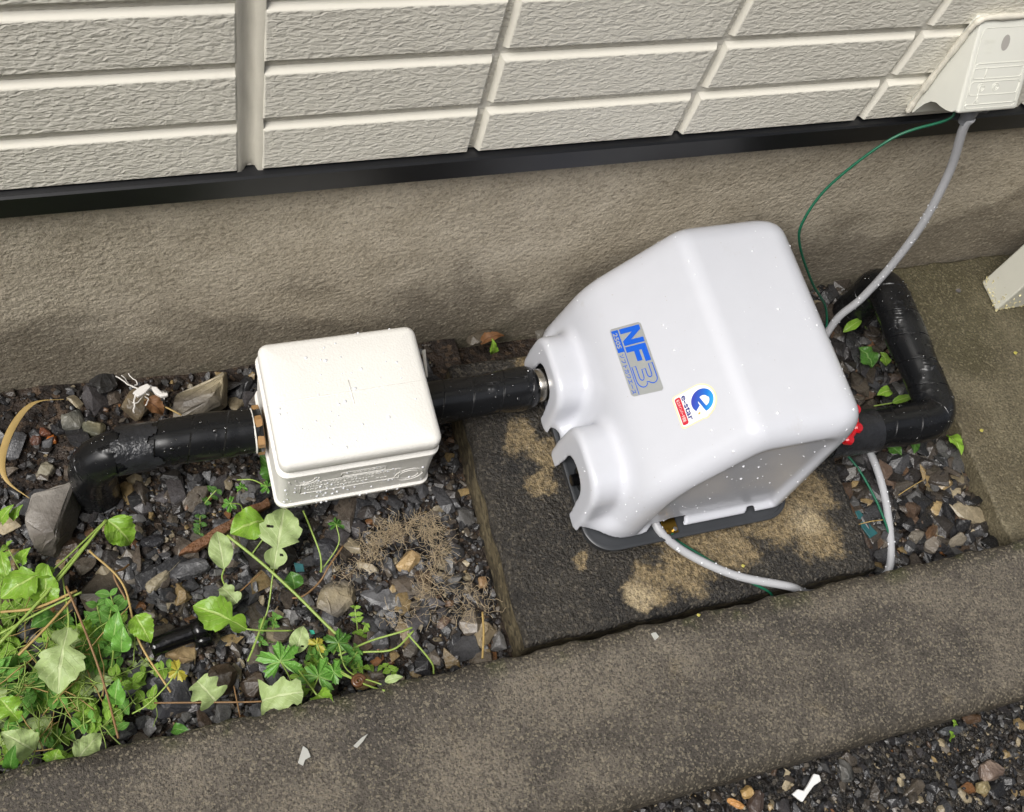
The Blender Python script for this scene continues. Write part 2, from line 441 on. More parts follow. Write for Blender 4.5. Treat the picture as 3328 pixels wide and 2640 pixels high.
def bed_z(x, y):
    z = -.022 + .006 * nz2(x, y, 14) + .003 * nz2(x, y, 47, 2)
    z += .022 * max(0, min(1, (-x - .33) / .25)) * max(0, min(1, (y + .17) / .15))      # soil heaped against the wall at the left
    return z
def lane_z(x, y): return -.005 + .004 * nz2(x, y, 16, 5)
sheet('planting_bed', -1.9, .06, -.56, .02, 110, 44, bed_z, M['soil'])
sheet('gravel_strip', .55, .98, -.56, .02, 30, 36, lambda x, y: -.022 + .005 * nz2(x, y, 18, 3), M['soil'])
sheet('gravel_lane', -1.9, 2.2, -2.2, -.78, 120, 50, lane_z, M['soil_dark'])

def concrete(name, x0, x1, y0, y1, z0, z1, mat, edge=.006, wob=.0025, step=.018, taper=0.0, round_y0=0.0, side_mat=None):
    """cast block with slightly uneven rounded upper edges"""
    prof = []                                    # (inset, z) rings
    rings = [(-taper, z0), (0.0, z1 - edge * 1.1)]
    for k in range(1, 5):
        a = math.pi / 2 * k / 4; rings.append((edge * (1 - math.cos(a)), z1 - edge * (1 - math.sin(a)) ))
    nx = max(2, int((x1 - x0) / step)); ny = max(2, int((y1 - y0) / step))
    def loop(ins, z):
        P = []
        i0 = ins + round_y0 * (0 if ins <= 0 else 1) * (ins / edge if edge else 0)
        X0, X1, Y0, Y1 = x0 + ins, x1 - ins, y0 + i0, y1 - ins
        P += [(X0 + (X1 - X0) * i / nx, Y0) for i in range(nx)]
        P += [(X1, Y0 + (Y1 - Y0) * j / ny) for j in range(ny)]
        P += [(X1 - (X1 - X0) * i / nx, Y1) for i in range(nx)]
        P += [(X0, Y1 - (Y1 - Y0) * j / ny) for j in range(ny)]
        return [(x + wob * nz2(x, y, 37, z * 9), y + wob * nz2(x, y, 41, 7 + z * 9), z + (wob * .6 * nz2(x, y, 29, 3) if z > z0 else 0)) for x, y in P]
    V, F = [], []
    for ins, z in rings: V += loop(ins, z)
    m = 2 * (nx + ny)
    for l in range(len(rings) - 1):
        for i in range(m):
            j = (i + 1) % m; F.append((l * m + i, l * m + j, (l + 1) * m + j, (l + 1) * m + i))
    nside = len(F)
    # top as a grid shared with the last ring
    last = (len(rings) - 1) * m; grid = {}
    for i in range(nx + 1):
        for j in range(ny + 1):
            if j == 0 and i < nx: k = last + i
            elif i == nx and j < ny: k = last + nx + j
            elif j == ny and i > 0: k = last + nx + ny + (nx - i)
            elif i == 0 and j > 0: k = last + 2 * nx + ny + (ny - j)
            else:
                e = edge + round_y0
                x = x0 + edge + (x1 - x0 - 2 * edge) * i / nx; y = y0 + e + (y1 - edge - y0 - e) * j / ny
                V.append((x, y, z1 + wob * .6 * nz2(x, y, 29, 3))); k = len(V) - 1
            grid[i, j] = k
    for i in range(nx):
        for j in range(ny): F.append((grid[i, j], grid[i + 1, j], grid[i + 1, j + 1], grid[i, j + 1]))
    o = pyd(name, V, F, mat, None, True)
    if side_mat is not None:
        o.data.materials.append(side_mat)
        for p in o.data.polygons[:m]: p.material_index = 1
    return o

KERB_Z = .10; PAD_Z = .06; SLAB_Z = .035
struct(concrete('kerb', -3.0, 3.0, -.792, -.556, -.06, KERB_Z, M['kerb'], edge=.012, wob=.0036, step=.010, round_y0=.012))
tag(concrete('concrete_pad', .016, .622, -.542, -.075, -.06, PAD_Z, M['pad'], edge=.010, wob=.003, step=.014, side_mat=M['pad_side']),
    'dark stained concrete pad block under the white pump', 'pad')
struct(concrete('side_slab', .905, 3.0, -.553, .008, -.06, SLAB_Z, M['slab'], edge=.006, wob=.004, step=.022))

# ------------------------------------------------------------------ house wall
wall = empty('house_wall', (0, .05, -.06), 'house wall with cream block-pattern siding, black flashing and brown stucco foundation', 'wall')
box_mesh('foundation', -3.2, 3.2, .012, .16, -.06, .486, M['foundation'], wall)
# black drip flashing: bent sheet in profile (y, z)
def extrude_x(name, prof, x0, x1, mat, parent, closed=True, nx=1, smooth=False):
    V, F = [], []; n = len(prof)
    for i in range(nx + 1):
        x = x0 + (x1 - x0) * i / nx; V += [(x, y, z) for y, z in prof]
    for i in range(nx):
        for k in range(n if closed else n - 1):
            j = (k + 1) % n; F.append((i * n + k, i * n + j, (i + 1) * n + j, (i + 1) * n + k))
    if closed: F.append(tuple(range(n))); F.append(tuple(nx * n + k for k in reversed(range(n))))
    o = pyd(name, V, F, mat, parent, smooth)
    bm = bmesh.new(); bm.from_mesh(o.data); bmesh.ops.recalc_face_normals(bm, faces=bm.faces); bm.to_mesh(o.data); bm.free()
    return o
extrude_x('flashing', [(.02, .507), (-.0045, .5005), (-.0075, .4985), (-.0085, .466), (-.0065, .4645), (.011, .4665), (.02, .468)], -3.2, 3.2, M['flashing'], wall)
GROOVE_Y = .0075
sid = box_mesh('siding_backing', -3.2, 3.2, GROOVE_Y, .03, .5062, 1.19, M['siding'], wall)
box_mesh('upper_siding', -3.2, 3.2, .0, .16, 1.19, 2.9, M['siding'], wall)
box_mesh('roof_eave', -3.4, 3.4, -.28, .3, 2.9, 3.0, M['siding'], wall)

def block_mesh(w, h, bottom_cut=False):
    """siding block: flat face at y=0, sloped sides down to the groove; origin at its top-left face corner"""
    bx, bt, bb = .0055, .0065, .0035
    g = GROOVE_Y - .0002
    V = [(0, 0, 0), (w, 0, 0), (w, 0, -h), (0, 0, -h), (-bx, g, bt), (w + .002, g, bt), (w + .002, g, -h - (0 if bottom_cut else bb)), (-bx, g, -h - (0 if bottom_cut else bb))]
    bm = bmesh.new(); vs = [bm.verts.new(v) for v in V]
    for f in ((3, 2, 1, 0), (0, 1, 5, 4), (1, 2, 6, 5), (2, 3, 7, 6), (3, 0, 4, 7), (4, 5, 6, 7)): bm.faces.new([vs[i] for i in f])
    bmesh.ops.recalc_face_normals(bm, faces=bm.faces)
    es = [e for e in bm.edges if all(v.index < 4 for v in e.verts)]
    bm.verts.index_update(); es = [e for e in bm.edges if all(v.index < 4 for v in e.verts)]
    bmesh.ops.bevel(bm, geom=es, offset=.0012, segments=2, profile=.5, affect='EDGES')
    me = bpy.data.meshes.new('siding_block'); bm.to_mesh(me); bm.free(); me.materials.append(M['siding']); return me
ROWH = .091; Z2 = .5765; BOT = .5065
cols = [(-.272, -.0165), (0.0, .289 - .0165), (.289, .578 - .0165), (.578, .867 - .0165), (.867, 1.156 - .0165), (1.156, 1.445 - .0165)]
cols += [(-.303 - .272, -.303), (-.303 - .561, -.303 - .2885), (-.303 - .85, -.303 - .5775)]
cache = {}
for a, b in cols:
    for r in range(-1, 6):
        top = Z2 + r * ROWH if r >= 0 else None
        if r < 0: continue
        bot = BOT if r == 0 else top - (ROWH - .0215)
        key = (round(b - a, 4), round(top - bot, 4))
        if key not in cache: cache[key] = block_mesh(b - a, top - bot, r == 0)
        o = bpy.data.objects.new('siding_block', cache[key]); COL.objects.link(o); o.parent = wall
        o.matrix_parent_inverse = Matrix.Translation(-Vector(wall.location)); o.location = (a, 0, top)
# caulked joint: a concave strip with a smooth lip on the left
pf = [(-.303 + .0, .0015), (-.2985, .0018), (-.2955, .0045), (-.2905, .0062), (-.286, .0064), (-.281, .0046), (-.2785, .0022), (-.2725, .0014)]
V, F = [], []; nzs = 60
for k in range(nzs + 1):
    z = .501 + (1.14 - .501) * k / nzs
    for i, (x, y) in enumerate(pf):
        V.append((x + .0006 * math.sin(z * 90 + i), y + .0004 * math.sin(z * 63 + i * 2) + (.003 if (k == 0 and 2 < i < 6) else 0), z + (.004 if (k == 0 and 2 < i < 6) else 0)))
n = len(pf)
for k in range(nzs):
    for i in range(n - 1): F.append((k * n + i, k * n + i + 1, (k + 1) * n + i + 1, (k + 1) * n + i))
sj = pyd('sealant_joint', V, F, M['sealant'], wall, True)

# ================================================================== PUMP
def smax(a, b, k):
    h = np.clip(0.5 + 0.5 * (a - b) / k, 0, 1); return b + (a - b) * h + k * h * (1 - h)
def smin(a, b, k): return -smax(-a, -b, k)

def surface_nets(f, origin, h):
    """quads of the zero level of a sampled field (naive surface nets)"""
    s = f < 0
    nx, ny, nz = f.shape
    c = np.zeros((nx - 1, ny - 1, nz - 1), dtype=np.int8)
    for dx in (0, 1):
        for dy in (0, 1):
            for dz in (0, 1): c += s[dx:nx - 1 + dx, dy:ny - 1 + dy, dz:nz - 1 + dz]
    act = (c > 0) & (c < 8)
    ids = -np.ones(act.shape, dtype=np.int64); cell = np.argwhere(act); ids[act] = np.arange(len(cell))
    acc = np.zeros((len(cell), 3)); cnt = np.zeros(len(cell))
    corners = [(i, j, k) for i in (0, 1) for j in (0, 1) for k in (0, 1)]
    for a in corners:
        for ax in range(3):
            if a[ax]: continue
            b = list(a); b[ax] = 1
            fa = f[cell[:, 0] + a[0], cell[:, 1] + a[1], cell[:, 2] + a[2]]; fb = f[cell[:, 0] + b[0], cell[:, 1] + b[1], cell[:, 2] + b[2]]
            m = (fa < 0) != (fb < 0); t = np.where(m, fa / np.where(m, fa - fb, 1), 0)
            for q in range(3): acc[:, q] += np.where(m, a[q] + (t if q == ax else 0), 0)
            cnt += m
    V = (cell + acc / cnt[:, None]) * h + np.asarray(origin)
    Q = []
    for ax in range(3):
        u, v = (ax + 1) % 3, (ax + 2) % 3
        a = [slice(1, -1)] * 3; a[ax] = slice(0, f.shape[ax] - 1); b = list(a); b[ax] = slice(1, f.shape[ax])
        sa, sb = s[tuple(a)], s[tuple(b)]; e = np.argwhere(sa != sb); flip = sa[sa != sb]
        e = e + 1; e[:, ax] -= 1
        def cid(du, dv):
            p = e.copy(); p[:, u] -= du; p[:, v] -= dv; return ids[p[:, 0], p[:, 1], p[:, 2]]
        q = np.stack([cid(1, 1), cid(0, 1), cid(0, 0), cid(1, 0)], 1); q[~flip] = q[~flip][:, ::-1]; Q.append(q)
    return V, np.concatenate(Q)

PX0, PX1, PY0, PY1 = .142, .492, -.437, -.085           # footprint of the grey base tray
CZ = .0925                                              # lower rim of the cover
SLOPE_N = np.array([-.809, 0, .588]); SLOPE_P = np.array([.2588, 0, .316])
TOPZ = .384
def cover_field(X, Y, Z):
    left = ((.171 - X) + (Z - .095) * .19) * .98
    slope = (X - SLOPE_P[0]) * SLOPE_N[0] + (Z - SLOPE_P[2]) * SLOPE_N[2]
    top = Z - TOPZ - (X - .4) * .015
    right = (X - .492) * .998 + (Z - .09) * .03
    prof = smax(slope, top, .014); prof = smax(prof, left, .016); prof = smax(prof, right, .038)
    front = (-.4215 - Y) + (Z - .09) * .035
    back = (Y + .042) + (Z - .09) * .05
    d = smax(smax(prof, front, .040), back, .040)
    # front panel set back under the bulging shoulder
    rec = smax(smax(prof + .036, .222 + (Z - .1) * .10 - X, .03), .1005 - Z, .004)
    d = smax(d, -smax(rec, Y + .4085, .012), .010)
    skirt = smax(smax(.150 - X, Z - .103, .006), smax(np.abs(Y + .24) - .155, X - .25, .02), .02)
    d = smin(d, skirt, .032)
    # two port housings at the foot of the left side
    for y0, hw, zt in ((-.158, .067, .184), (-.3225, .069, .202)):
        ay = np.abs(Y - y0)
        arch = smax(ay - hw + np.maximum(Z - .11, 0) * .10, Z - zt, .045)
        port = smax(arch, .1345 - X + (Z - .09) * .02, .011)
        port = smax(port, X - .24, .02)
        d = smin(d, port, .014)
    # hollow behind, arched openings, wiring notch
    inner = np.maximum(d + .0055, Z - .20)
    d = np.maximum(d, -inner)
    for y0, w, zt in ((-.160, .0320, .150), (-.3225, .0330, .156)):
        ay = np.abs(Y - y0); hole = smax(ay - w - np.maximum(.118 - Z, 0) * .15, Z - zt, .035)
        d = np.maximum(d, -np.maximum(hole, X - .19))
    notch = np.maximum(np.maximum(.232 - X + np.maximum(Z - .0925, 0) * -1.2 + (Z - .0925) * 2.4, X - .302 - (Z - .0925) * .4), Z - .1065)
    d = np.maximum(d, -np.maximum(notch, Y + .39))
    nib = np.sqrt((X - .418) ** 2 + (Z - .0935) ** 2) - .0085
    d = np.maximum(d, -np.maximum(nib, Y + .40))
    return np.maximum(d, np.where(X < .1405, .072, CZ) - Z)
hh = .0023; o0 = np.array([.116, -.438, .0655])
gx, gy, gz = [np.arange(n) * hh for n in (170, 180, 146)]
X, Y, Z = np.meshgrid(o0[0] + gx, o0[1] + gy, o0[2] + gz, indexing='ij')
fld = cover_field(X.astype(np.float32), Y.astype(np.float32), Z.astype(np.float32))
CV, CF = surface_nets(fld, o0, hh)
pump = empty('water_pump', (.317, -.235, PAD_Z), 'white pump with blue and silver sticker on its sloping plastic cover, on a concrete pad', 'pump')
cover = tri_mesh('cover', CV, CF, M['cover'], pump, True)
sm = cover.modifiers.new('smooth', 'SMOOTH'); sm.factor = .5; sm.iterations = 3
# base tray
bt = stack('base_tray', PX0, PX1, PY0, PY1, .046, [(.010, PAD_Z + .001), (.007, PAD_Z + .004), (.006, .070), (.003, .083), (.0, .0875), (.0, .0905), (.0015, .0915), (.006, .0915), (.0065, .0895), (.03, .0895)], M['base_plastic'], pump, n=10)
stack('pump_body', .20, .47, -.40, -.08, .03, [(.0, .0896), (.0, .17), (.03, .19)], M['dark_inside'], pump)
# drain plug seen through the front arch
def lathe(name, prof, axis_p, axis_d, mat, parent=None, n=20, smooth=True):
    d = Vector(axis_d).normalized(); up = Vector((0, 0, 1)) if abs(d.z) < .9 else Vector((0, 1, 0))
    N = (up - d * up.dot(d)).normalized(); B = d.cross(N); V, F = [], []
    for s, r in prof:
        for k in range(n):
            a = 2 * math.pi * k / n; V.append(Vector(axis_p) + d * s + (N * math.cos(a) + B * math.sin(a)) * r)
    for i in range(len(prof) - 1):
        for k in range(n):
            j = (k + 1) % n; F.append((i * n + k, i * n + j, (i + 1) * n + j, (i + 1) * n + k))
    F.append(tuple(reversed(range(n)))); F.append(tuple((len(prof) - 1) * n + k for k in range(n)))
    o = pyd(name, V, F, mat, parent, smooth); auto_smooth(o, 40); return o
lathe('drain_plug', [(0, .021), (.03, .021), (.034, .019), (.036, .010), (.046, .009), (.047, .006)], (.186, -.322, .110), (-1, 0, 0), M['black_plug'], pump, 10)
lathe('inlet_port', [(0, .024), (.09, .024)], (.20, -.160, .112), (-1, 0, 0), M['dark_inside'], pump, 16)
# earth terminal under the notch
tb = box_mesh('terminal_block', .266, .290, -.429, -.405, .0917, .0950, M['brass'], pump, .0008)
lathe('terminal_screw', [(0, .0035), (.003, .0035), (.0035, .002)], (.272, -.424, .0955), (0, 0, 1), M['brass'], tb, 8)
lathe('terminal_screw', [(0, .0035), (.003, .0035), (.0035, .002)], (.284, -.424, .0955), (0, 0, 1), M['steel'], tb, 8)

# ---- flat print on the slope: local frame (reading direction, up, normal)
SU = Vector((0, -1, 0)); SV = Vector((.588, 0, .809)); SN = Vector((-.809, 0, .588))
def slope_xy(y, up):                             # up = distance along the slope from SLOPE_P
    return Vector(tuple(SLOPE_P)) + Vector((0, y, 0)) + SV * up
def decal(name, pts, off, mat, parent, org, tris=None):
    """flat polygon (u, v) in metres on the slope, off = height above it"""
    V = [org + SU * u + SV * v + SN * off for u, v in pts]
    F = tris if tris else [tuple(range(len(pts)))]
    o = pyd(name, V, F, mat, parent)
    if not tris:
        bm = bmesh.new(); bm.from_mesh(o.data); bmesh.ops.triangulate(bm, faces=bm.faces, ngon_method='EAR_CLIP'); bm.to_mesh(o.data); bm.free()
    return o
def text_mesh(body, size, shear=0.0, bold=0.0, xs=1.0):
    cu = bpy.data.curves.new('print', 'FONT'); cu.body = body; cu.size = size; cu.shear = shear; cu.offset = bold; cu.resolution_u = 3
    o = bpy.data.objects.new('print', cu); COL.objects.link(o)
    dg = bpy.context.evaluated_depsgraph_get(); dg.update()
    me = bpy.data.meshes.new_from_object(o.evaluated_get(dg)); COL.objects.unlink(o); bpy.data.objects.remove(o)
    co = np.zeros(len(me.vertices) * 3); me.vertices.foreach_get('co', co); co = co.reshape(-1, 3)
    co[:, 0] *= xs; return me, co
def put_text(name, body, org, u, v, size, off, mat, parent, shear=0.0, bold=0.0, width=None, frame=None):
    me, co = text_mesh(body, size, shear, bold)
    if len(co) == 0: return None
    if width: co[:, 0] *= width / (co[:, 0].max() - co[:, 0].min())
    a, b, c = frame or (SU, SV, SN)
    P = np.array(org)[None] + np.outer(co[:, 0] + u, np.array(a)) + np.outer(co[:, 1] + v, np.array(b)) + np.outer(np.full(len(co), off), np.array(c))
    me.vertices.foreach_set('co', P.astype(np.float32).ravel()); me.update(); me.materials.clear(); me.materials.append(mat)
    return mesh_obj(name, me, mat, parent)
M['silver'] = plain('silver_label', (172, 175, 174), .3, .25, var=.06)
M['blue'] = plain('blue_print', (22, 92, 205), .35, var=.03)
M['navy'] = plain('navy_print', (36, 48, 128), .4)
M['cream'] = plain('badge_border', (238, 222, 176), .4)
M['badge'] = plain('badge_white', (247, 246, 242), .4)
M['redprint'] = plain('red_print', (198, 40, 58), .4)
M['gold'] = plain('gold_print', (214, 170, 60), .4)
def mat_grad():
    m, nt, b = new_mat('badge_blue_gradient'); N = NT(nt); v = N.coord(); s = N.sep(v)
    f = N.val(N.math('ADD', s[0], N.math('MULTIPLY', s[1], -.35)), .368, .408)
    N.l(N.ramp(f, [(0, lin((58, 62, 168))), (.45, lin((24, 112, 205))), (.8, lin((48, 168, 225))), (1, lin((190, 230, 245)))]), b.inputs['Base Color'])
    b.inputs['Roughness'].default_value = .4; return m
M['grad'] = mat_grad()

def slope_uv(p):                                   # world point on slope -> (u, v) relative to SLOPE_P
    d = Vector(p) - Vector(tuple(SLOPE_P)); return d.dot(SU), d.dot(SV)
# product sticker: a forward-leaning parallelogram
O1 = slope_xy(0, 0)
L0, LT = .1496, .1122                              # start along u, length
v0, v1 = -.078, -.0255; sh = .0148                # bottom, top, lean
def stx(a, b): return (L0 + a * LT + b * sh, v0 + (v1 - v0) * b)   # a along, b up (0..1)
rp = []
for (a, b, da, db) in ((.03, 0, 1, 0), (.97, 0, 1, 0), (1, .06, 0, 1), (1, .94, 0, 1), (.97, 1, -1, 0), (.03, 1, -1, 0), (0, .94, 0, -1), (0, .06, 0, -1)): rp.append(stx(a, b))
st = decal('product_sticker', rp, .0008, M['silver'], pump, O1)
def sp(pts, mat, name): return decal(name, [stx(a, b) for a, b in pts], .0012, mat, st, O1)
# letters N and F
sp([(.035, .30), (.035, .94), (.10, .94), (.215, .56), (.215, .94), (.285, .94), (.285, .30), (.215, .30), (.108, .66), (.108, .30)], M['blue'], 'printed_letter')
sp([(.305, .30), (.305, .94), (.56, .94), (.56, .77), (.385, .77), (.385, .69), (.535, .69), (.535, .53), (.385, .53), (.385, .30)], M['blue'], 'printed_letter')
# outlined figure 3
def stroke(name, pts, w, mat, org, parent, off=.0012, closed=True, conv=stx):
    P = [Vector((*conv(a, b), 0)) for a, b in pts]; n = len(P); V, F = [], []
    for i in range(n):
        t = (P[(i + 1) % n] - P[i - 1]) if closed else (P[min(i + 1, n - 1)] - P[max(i - 1, 0)])
        t.normalize(); nn = Vector((-t.y, t.x, 0)) * w * .5
        for q in (P[i] + nn, P[i] - nn): V.append(org + SU * q.x + SV * q.y + SN * off)
    for i in range(n if closed else n - 1):
        j = (i + 1) % n; F.append((2 * i, 2 * i + 1, 2 * j + 1, 2 * j))
    return pyd(name, V, F, mat, parent)
three = [(.60, .94), (.74, .94)] + [(.80 + .075 * math.sin(R(a)), .785 + .155 * math.cos(R(a))) for a in range(0, 160, 20)] + \
        [(.84, .60)] + [(.80 + .105 * math.sin(R(a)), .47 + .17 * math.cos(R(a))) for a in range(40, 181, 20)] + [(.60, .30), (.60, .42), (.76, .42)] + \
        [(.76 + .05 * math.sin(R(a)), .49 - .07 * math.cos(R(a))) for a in range(20, 181, 32)] + [(.66, .57), (.66, .68), (.74, .68)] + \
        [(.75 + .035 * math.sin(R(a)), .75 - .065 * math.cos(R(a))) for a in range(20, 181, 32)] + [(.60, .82)]
stroke('printed_figure', three, .0015, M['blue'], O1, st)
sp([(.035, .235), (.99, .235), (.99, .255), (.035, .255)], M['blue'], 'printed_line')
sp([(.035, .04), (.035, .235), (.36, .235), (.36, .04)], M['blue'], 'printed_panel')
put_text('printed_type', '250S', O1, stx(.07, .075)[0], stx(.07, .075)[1], .0098, .0016, M['silver'], st, shear=.25, bold=.0003, width=.028)
put_text('printed_name', 'ソフトカワエース', O1, stx(.385, .06)[0], stx(.385, .06)[1], .0085, .0014, M['blue'], st, shear=.22, bold=.0001, width=.064)

# energy badge
O2 = O1
bu0, bu1, bv0, bv1 = .293, .343, -.019, .047
def bxy(a, b): return (bu0 + a * (bu1 - bu0), bv0 + b * (bv1 - bv0))
def badge_outline(k):
    P = []
    for i in range(7): t = R(180 + 90 * i / 6); P.append((.10 + .10 * math.cos(t), .08 + .08 * math.sin(t)))
    for i in range(7): t = R(270 + 90 * i / 6); P.append((.90 + .10 * math.cos(t), .08 + .08 * math.sin(t)))
    P += [(1.0, .55), (1.03, .62), (1.01, .70)]
    for i in range(13): t = R(10 + 160 * i / 12); P.append((.5 + .5 * math.cos(t), .60 + .40 * math.sin(t)))
    P += [(0, .6)]
    return [bxy(.5 + (a - .5) * k, .5 + (b - .5) * k) for a, b in P]
bd = decal('energy_badge', badge_outline(1.0), .0008, M['cream'], pump, O2)
decal('badge_face', badge_outline(.93), .0011, M['badge'], bd, O2)
# swirl letter: ring with a slanted eye and an open tail
eo = []
for i in range(27):
    t = R(8 + 300 * i / 26); eo.append((.50 + .33 * math.cos(t), .66 + .27 * math.sin(t)))
ei = []
for i in range(27):
    t = R(8 + 292 * i / 26); w = .17 if i > 8 else .19; ei.append((.52 + (w - .02) * math.cos(t), .68 + (w - .045) * math.sin(t)))
V = [O2 + SU * bxy(*p)[0] + SV * bxy(*p)[1] + SN * .0014 for p in eo + ei]
pyd('badge_swirl', V, [(i, i + 1, 27 + i + 1, 27 + i) for i in range(26)], M['grad'], bd)
decal('badge_swirl', [bxy(a, b) for a, b in ((.30, .60), (.82, .74), (.83, .66), (.34, .53))], .00145, M['grad'], bd, O2)
sta = [(.80 + (.055 if i % 2 == 0 else .02) * math.cos(R(90 + 36 * i)), .50 + (.05 if i % 2 == 0 else .018) * math.sin(R(90 + 36 * i))) for i in range(10)]
decal('badge_star', [bxy(a, b) for a, b in sta], .0017, M['gold'], bd, O2)
put_text('badge_lettering', 'e-star', O2, *bxy(.10, .225), .0125, .0014, M['navy'], bd, bold=.0003, width=.038)
decal('badge_bar', [bxy(a, b) for a, b in ((.09, .09), (.12, .055), (.88, .055), (.91, .09), (.91, .165), (.88, .20), (.12, .20), (.09, .165))], .0014, M['redprint'], bd, O2)
put_text('badge_bar_text', '省エネインバータ搭載', O2, *bxy(.14, .095), .0058, .0017, M['badge'], bd, width=.034)

# ================================================================== ADDED SHADE WALL (unseen, behind the viewer, put in to cut the front light)
M['shade_wall'] = plain('shade_wall_render', (120, 116, 110), .8, var=.1, bump=(60, .3, .003))
SHADE_W = box_mesh('added_shade_wall', -7, 7, -2.95, -2.7, -.06, 3.2, M['shade_wall'])
tag(SHADE_W, 'plain grey unseen wall added across the gravel lane for its shade', 'wall')

# ================================================================== FOAM BOX
fb = empty('foam_box', (-.18, -.175, .064), 'white foam insulation box clamped round the pipe left of the pump', 'box')
bx0, bx1, by0, by1 = -.2955, -.0655, -.2735, -.078
body = stack('box_body', bx0, bx1, by0, by1, .016, [(.010, .064), (.003, .067), (.0, .072), (.0, .078), (.0035, .0805), (.0035, .176), (.0005, .1785), (.0, .187), (.003, .190), (.006, .191), (.007, .2015), (.02, .2015)], M['eps'], fb, n=6)
lid = stack('box_lid', -.2925, -.0675, -.2725, -.083, .014, [(.008, .2005), (.001, .201), (.0, .204), (.0, .219), (.0015, .2225), (.005, .2258), (.011, .2275), (.05, .2278)], M['eps'], fb, n=6)
# seam across the lid and its little cross rib
tube('lid_seam', [(-.2935, -.178, .2195), (-.290, -.178, .2235), (-.282, -.1776, .2273), (-.18, -.177, .2279), (-.078, -.176, .2273), (-.069, -.176, .2225)], .0007, M['eps'], lid, 6)
tube('lid_rib', [(-.178, -.197, .2279), (-.179, -.159, .2279)], .0008, M['eps'], lid, 6)
yf = by0 + .0035
def ridge(pts, r=.0008): tube('raised_line', pts, r, M['eps'], body, 6)
def frame(x0, x1, z0, z1):
    P = [(x0, z0), (x1, z0), (x1, z1), (x0, z1), (x0, z0)]; ridge(densify([(x, yf, z) for x, z in P], .01))
frame(-.262, -.118, .112, .148)
frame(-.205, -.142, .152, .166)
for cx, cz, r in ((-.258, .165, .021), (-.256, .166, .014), (-.103, .117, .021), (-.103, .117, .0145)):
    a0, a1 = (180, 360) if cz > .15 else (0, 360)
    ridge([(cx + r * math.cos(R(a)), yf, cz + r * math.sin(R(a))) for a in range(a0, a1 + 1, 15)], .0009)
for zz, x0, x1 in ((.140, -.252, -.125), (.131, -.252, -.16), (.158, -.197, -.150), (.121, -.252, -.14)):   # worn raised lettering
    V, F = [], []; x = x0
    while x < x1:
        w = random.uniform(.002, .005); hgt = random.uniform(.003, .0048)
        if random.random() < .82:
            b = len(V); q = .0006
            V += [(x, yf, zz), (x + w, yf, zz), (x + w, yf, zz + hgt), (x, yf, zz + hgt), (x + .0006, yf - q, zz + .0006), (x + w - .0006, yf - q, zz + .0006), (x + w - .0006, yf - q, zz + hgt - .0006), (x + .0006, yf - q, zz + hgt - .0006)]
            F += [(b + 4, b + 5, b + 6, b + 7), (b, b + 1, b + 5, b + 4), (b + 1, b + 2, b + 6, b + 5), (b + 2, b + 3, b + 7, b + 6), (b + 3, b, b + 4, b + 7)]
        x += w + .0016
    pyd('raised_lettering', V, F, M['eps'], body)
for q in ((-.213, .158), (-.128, .163), (-.268, .13), (-.115, .145), (-.19, .104), (-.137, .101)):
    V = [(q[0] + .007 * math.cos(R(a)), yf - .0009, q[1] + .0035 * math.sin(R(a))) for a in range(0, 360, 30)] + [(q[0], yf - .0013, q[1])]
    pyd('raised_spot', V, [(i, (i + 1) % 12, 12) for i in range(12)], M['eps'], body, True)

# ================================================================== PIPES
def wrap_r(seed, amp=.018):
    def f(s, a):
        ph = (s * 21 + a / (2 * math.pi)) % 1.0
        return 1 + amp * (ph - .5) + .5 * amp * math.sin(s * 70 + 2 * a + seed) + .35 * amp * math.sin(s * 31 - 3 * a + seed * 2)
    return f
PY, PZ = -.165, .117
ip = empty('inlet_pipe', (-.535, PY, -.03), 'black tape-wrapped pipe with elbow going into the soil left of the foam box', 'pipe')
path = densify(fillet_path([(-.298, PY, .119), (-.42, PY + .002, .121), (-.535, PY, .113), (-.540, PY - .004, -.08)], .058, 12), .006)
pw = tube('pipe_wrap', path, lambda s, t: .0325 + (.0015 if .12 < t < .3 else 0) + (.003 if t > .82 else 0), M['tape'], ip, 36, wrap_r(1))
# rough tape patch over the bend
V, F, UV = tube_data(densify([(-.432, PY, .120), (-.503, PY, .1185)], .0015), .0346, 96, lambda s, a: 1 + .006 * math.sin(s * 160 + 5 * a) + .005 * math.sin(9 * a + s * 90), False)
ns = 96; Fk = []
for f in F:
    c = sum((V[i] for i in f), Vector()) / 4; k = f[0] % ns; a = 2 * math.pi * k / ns
    edge = .007 * math.sin(a * 4) + .004 * math.sin(a * 9) + .0015 * math.sin(a * 23)
    if -1.9 < (a if a < math.pi else a - 2 * math.pi) + .5 < 1.7 and c.x < -.447 + edge and c.x > -.497 + edge: Fk.append(f)
pyd('tape_patch', V, Fk, M['tape_clear'], pw, True)
lathe('pipe_nut', [(0, .034), (.0015, .0365), (.010, .0365), (.0115, .034)], (-.3085, PY, .119), (1, 0, 0), M['nut'], ip, 6)
lathe('pipe_collar', [(0, .0325), (.002, .0338), (.0025, .033)], (-.311, PY, .119), (1, 0, 0), plain('collar', (225, 222, 215), .5), ip, 24)

sp_ = empty('suction_pipe', (.03, PY, .08), 'short black tape-wrapped pipe between foam box and pump', 'pipe')
path = densify([(-.075, PY + .003, .112), (.0, PY + .003, .1135), (.128, PY + .004, .117)], .006)
tube('pipe_wrap', path, lambda s, t: .033 + .0012 * math.sin(t * 9) if t < .93 else .033 - .010 * ((t - .93) / .07) ** 2, M['tape'], sp_, 36, wrap_r(4))
lathe('steel_coupling', [(0, .0245), (.004, .0265), (.03, .0265), (.034, .0245)], (.124, PY + .004, .117), (1, 0, 0), M['steel'], sp_, 28)

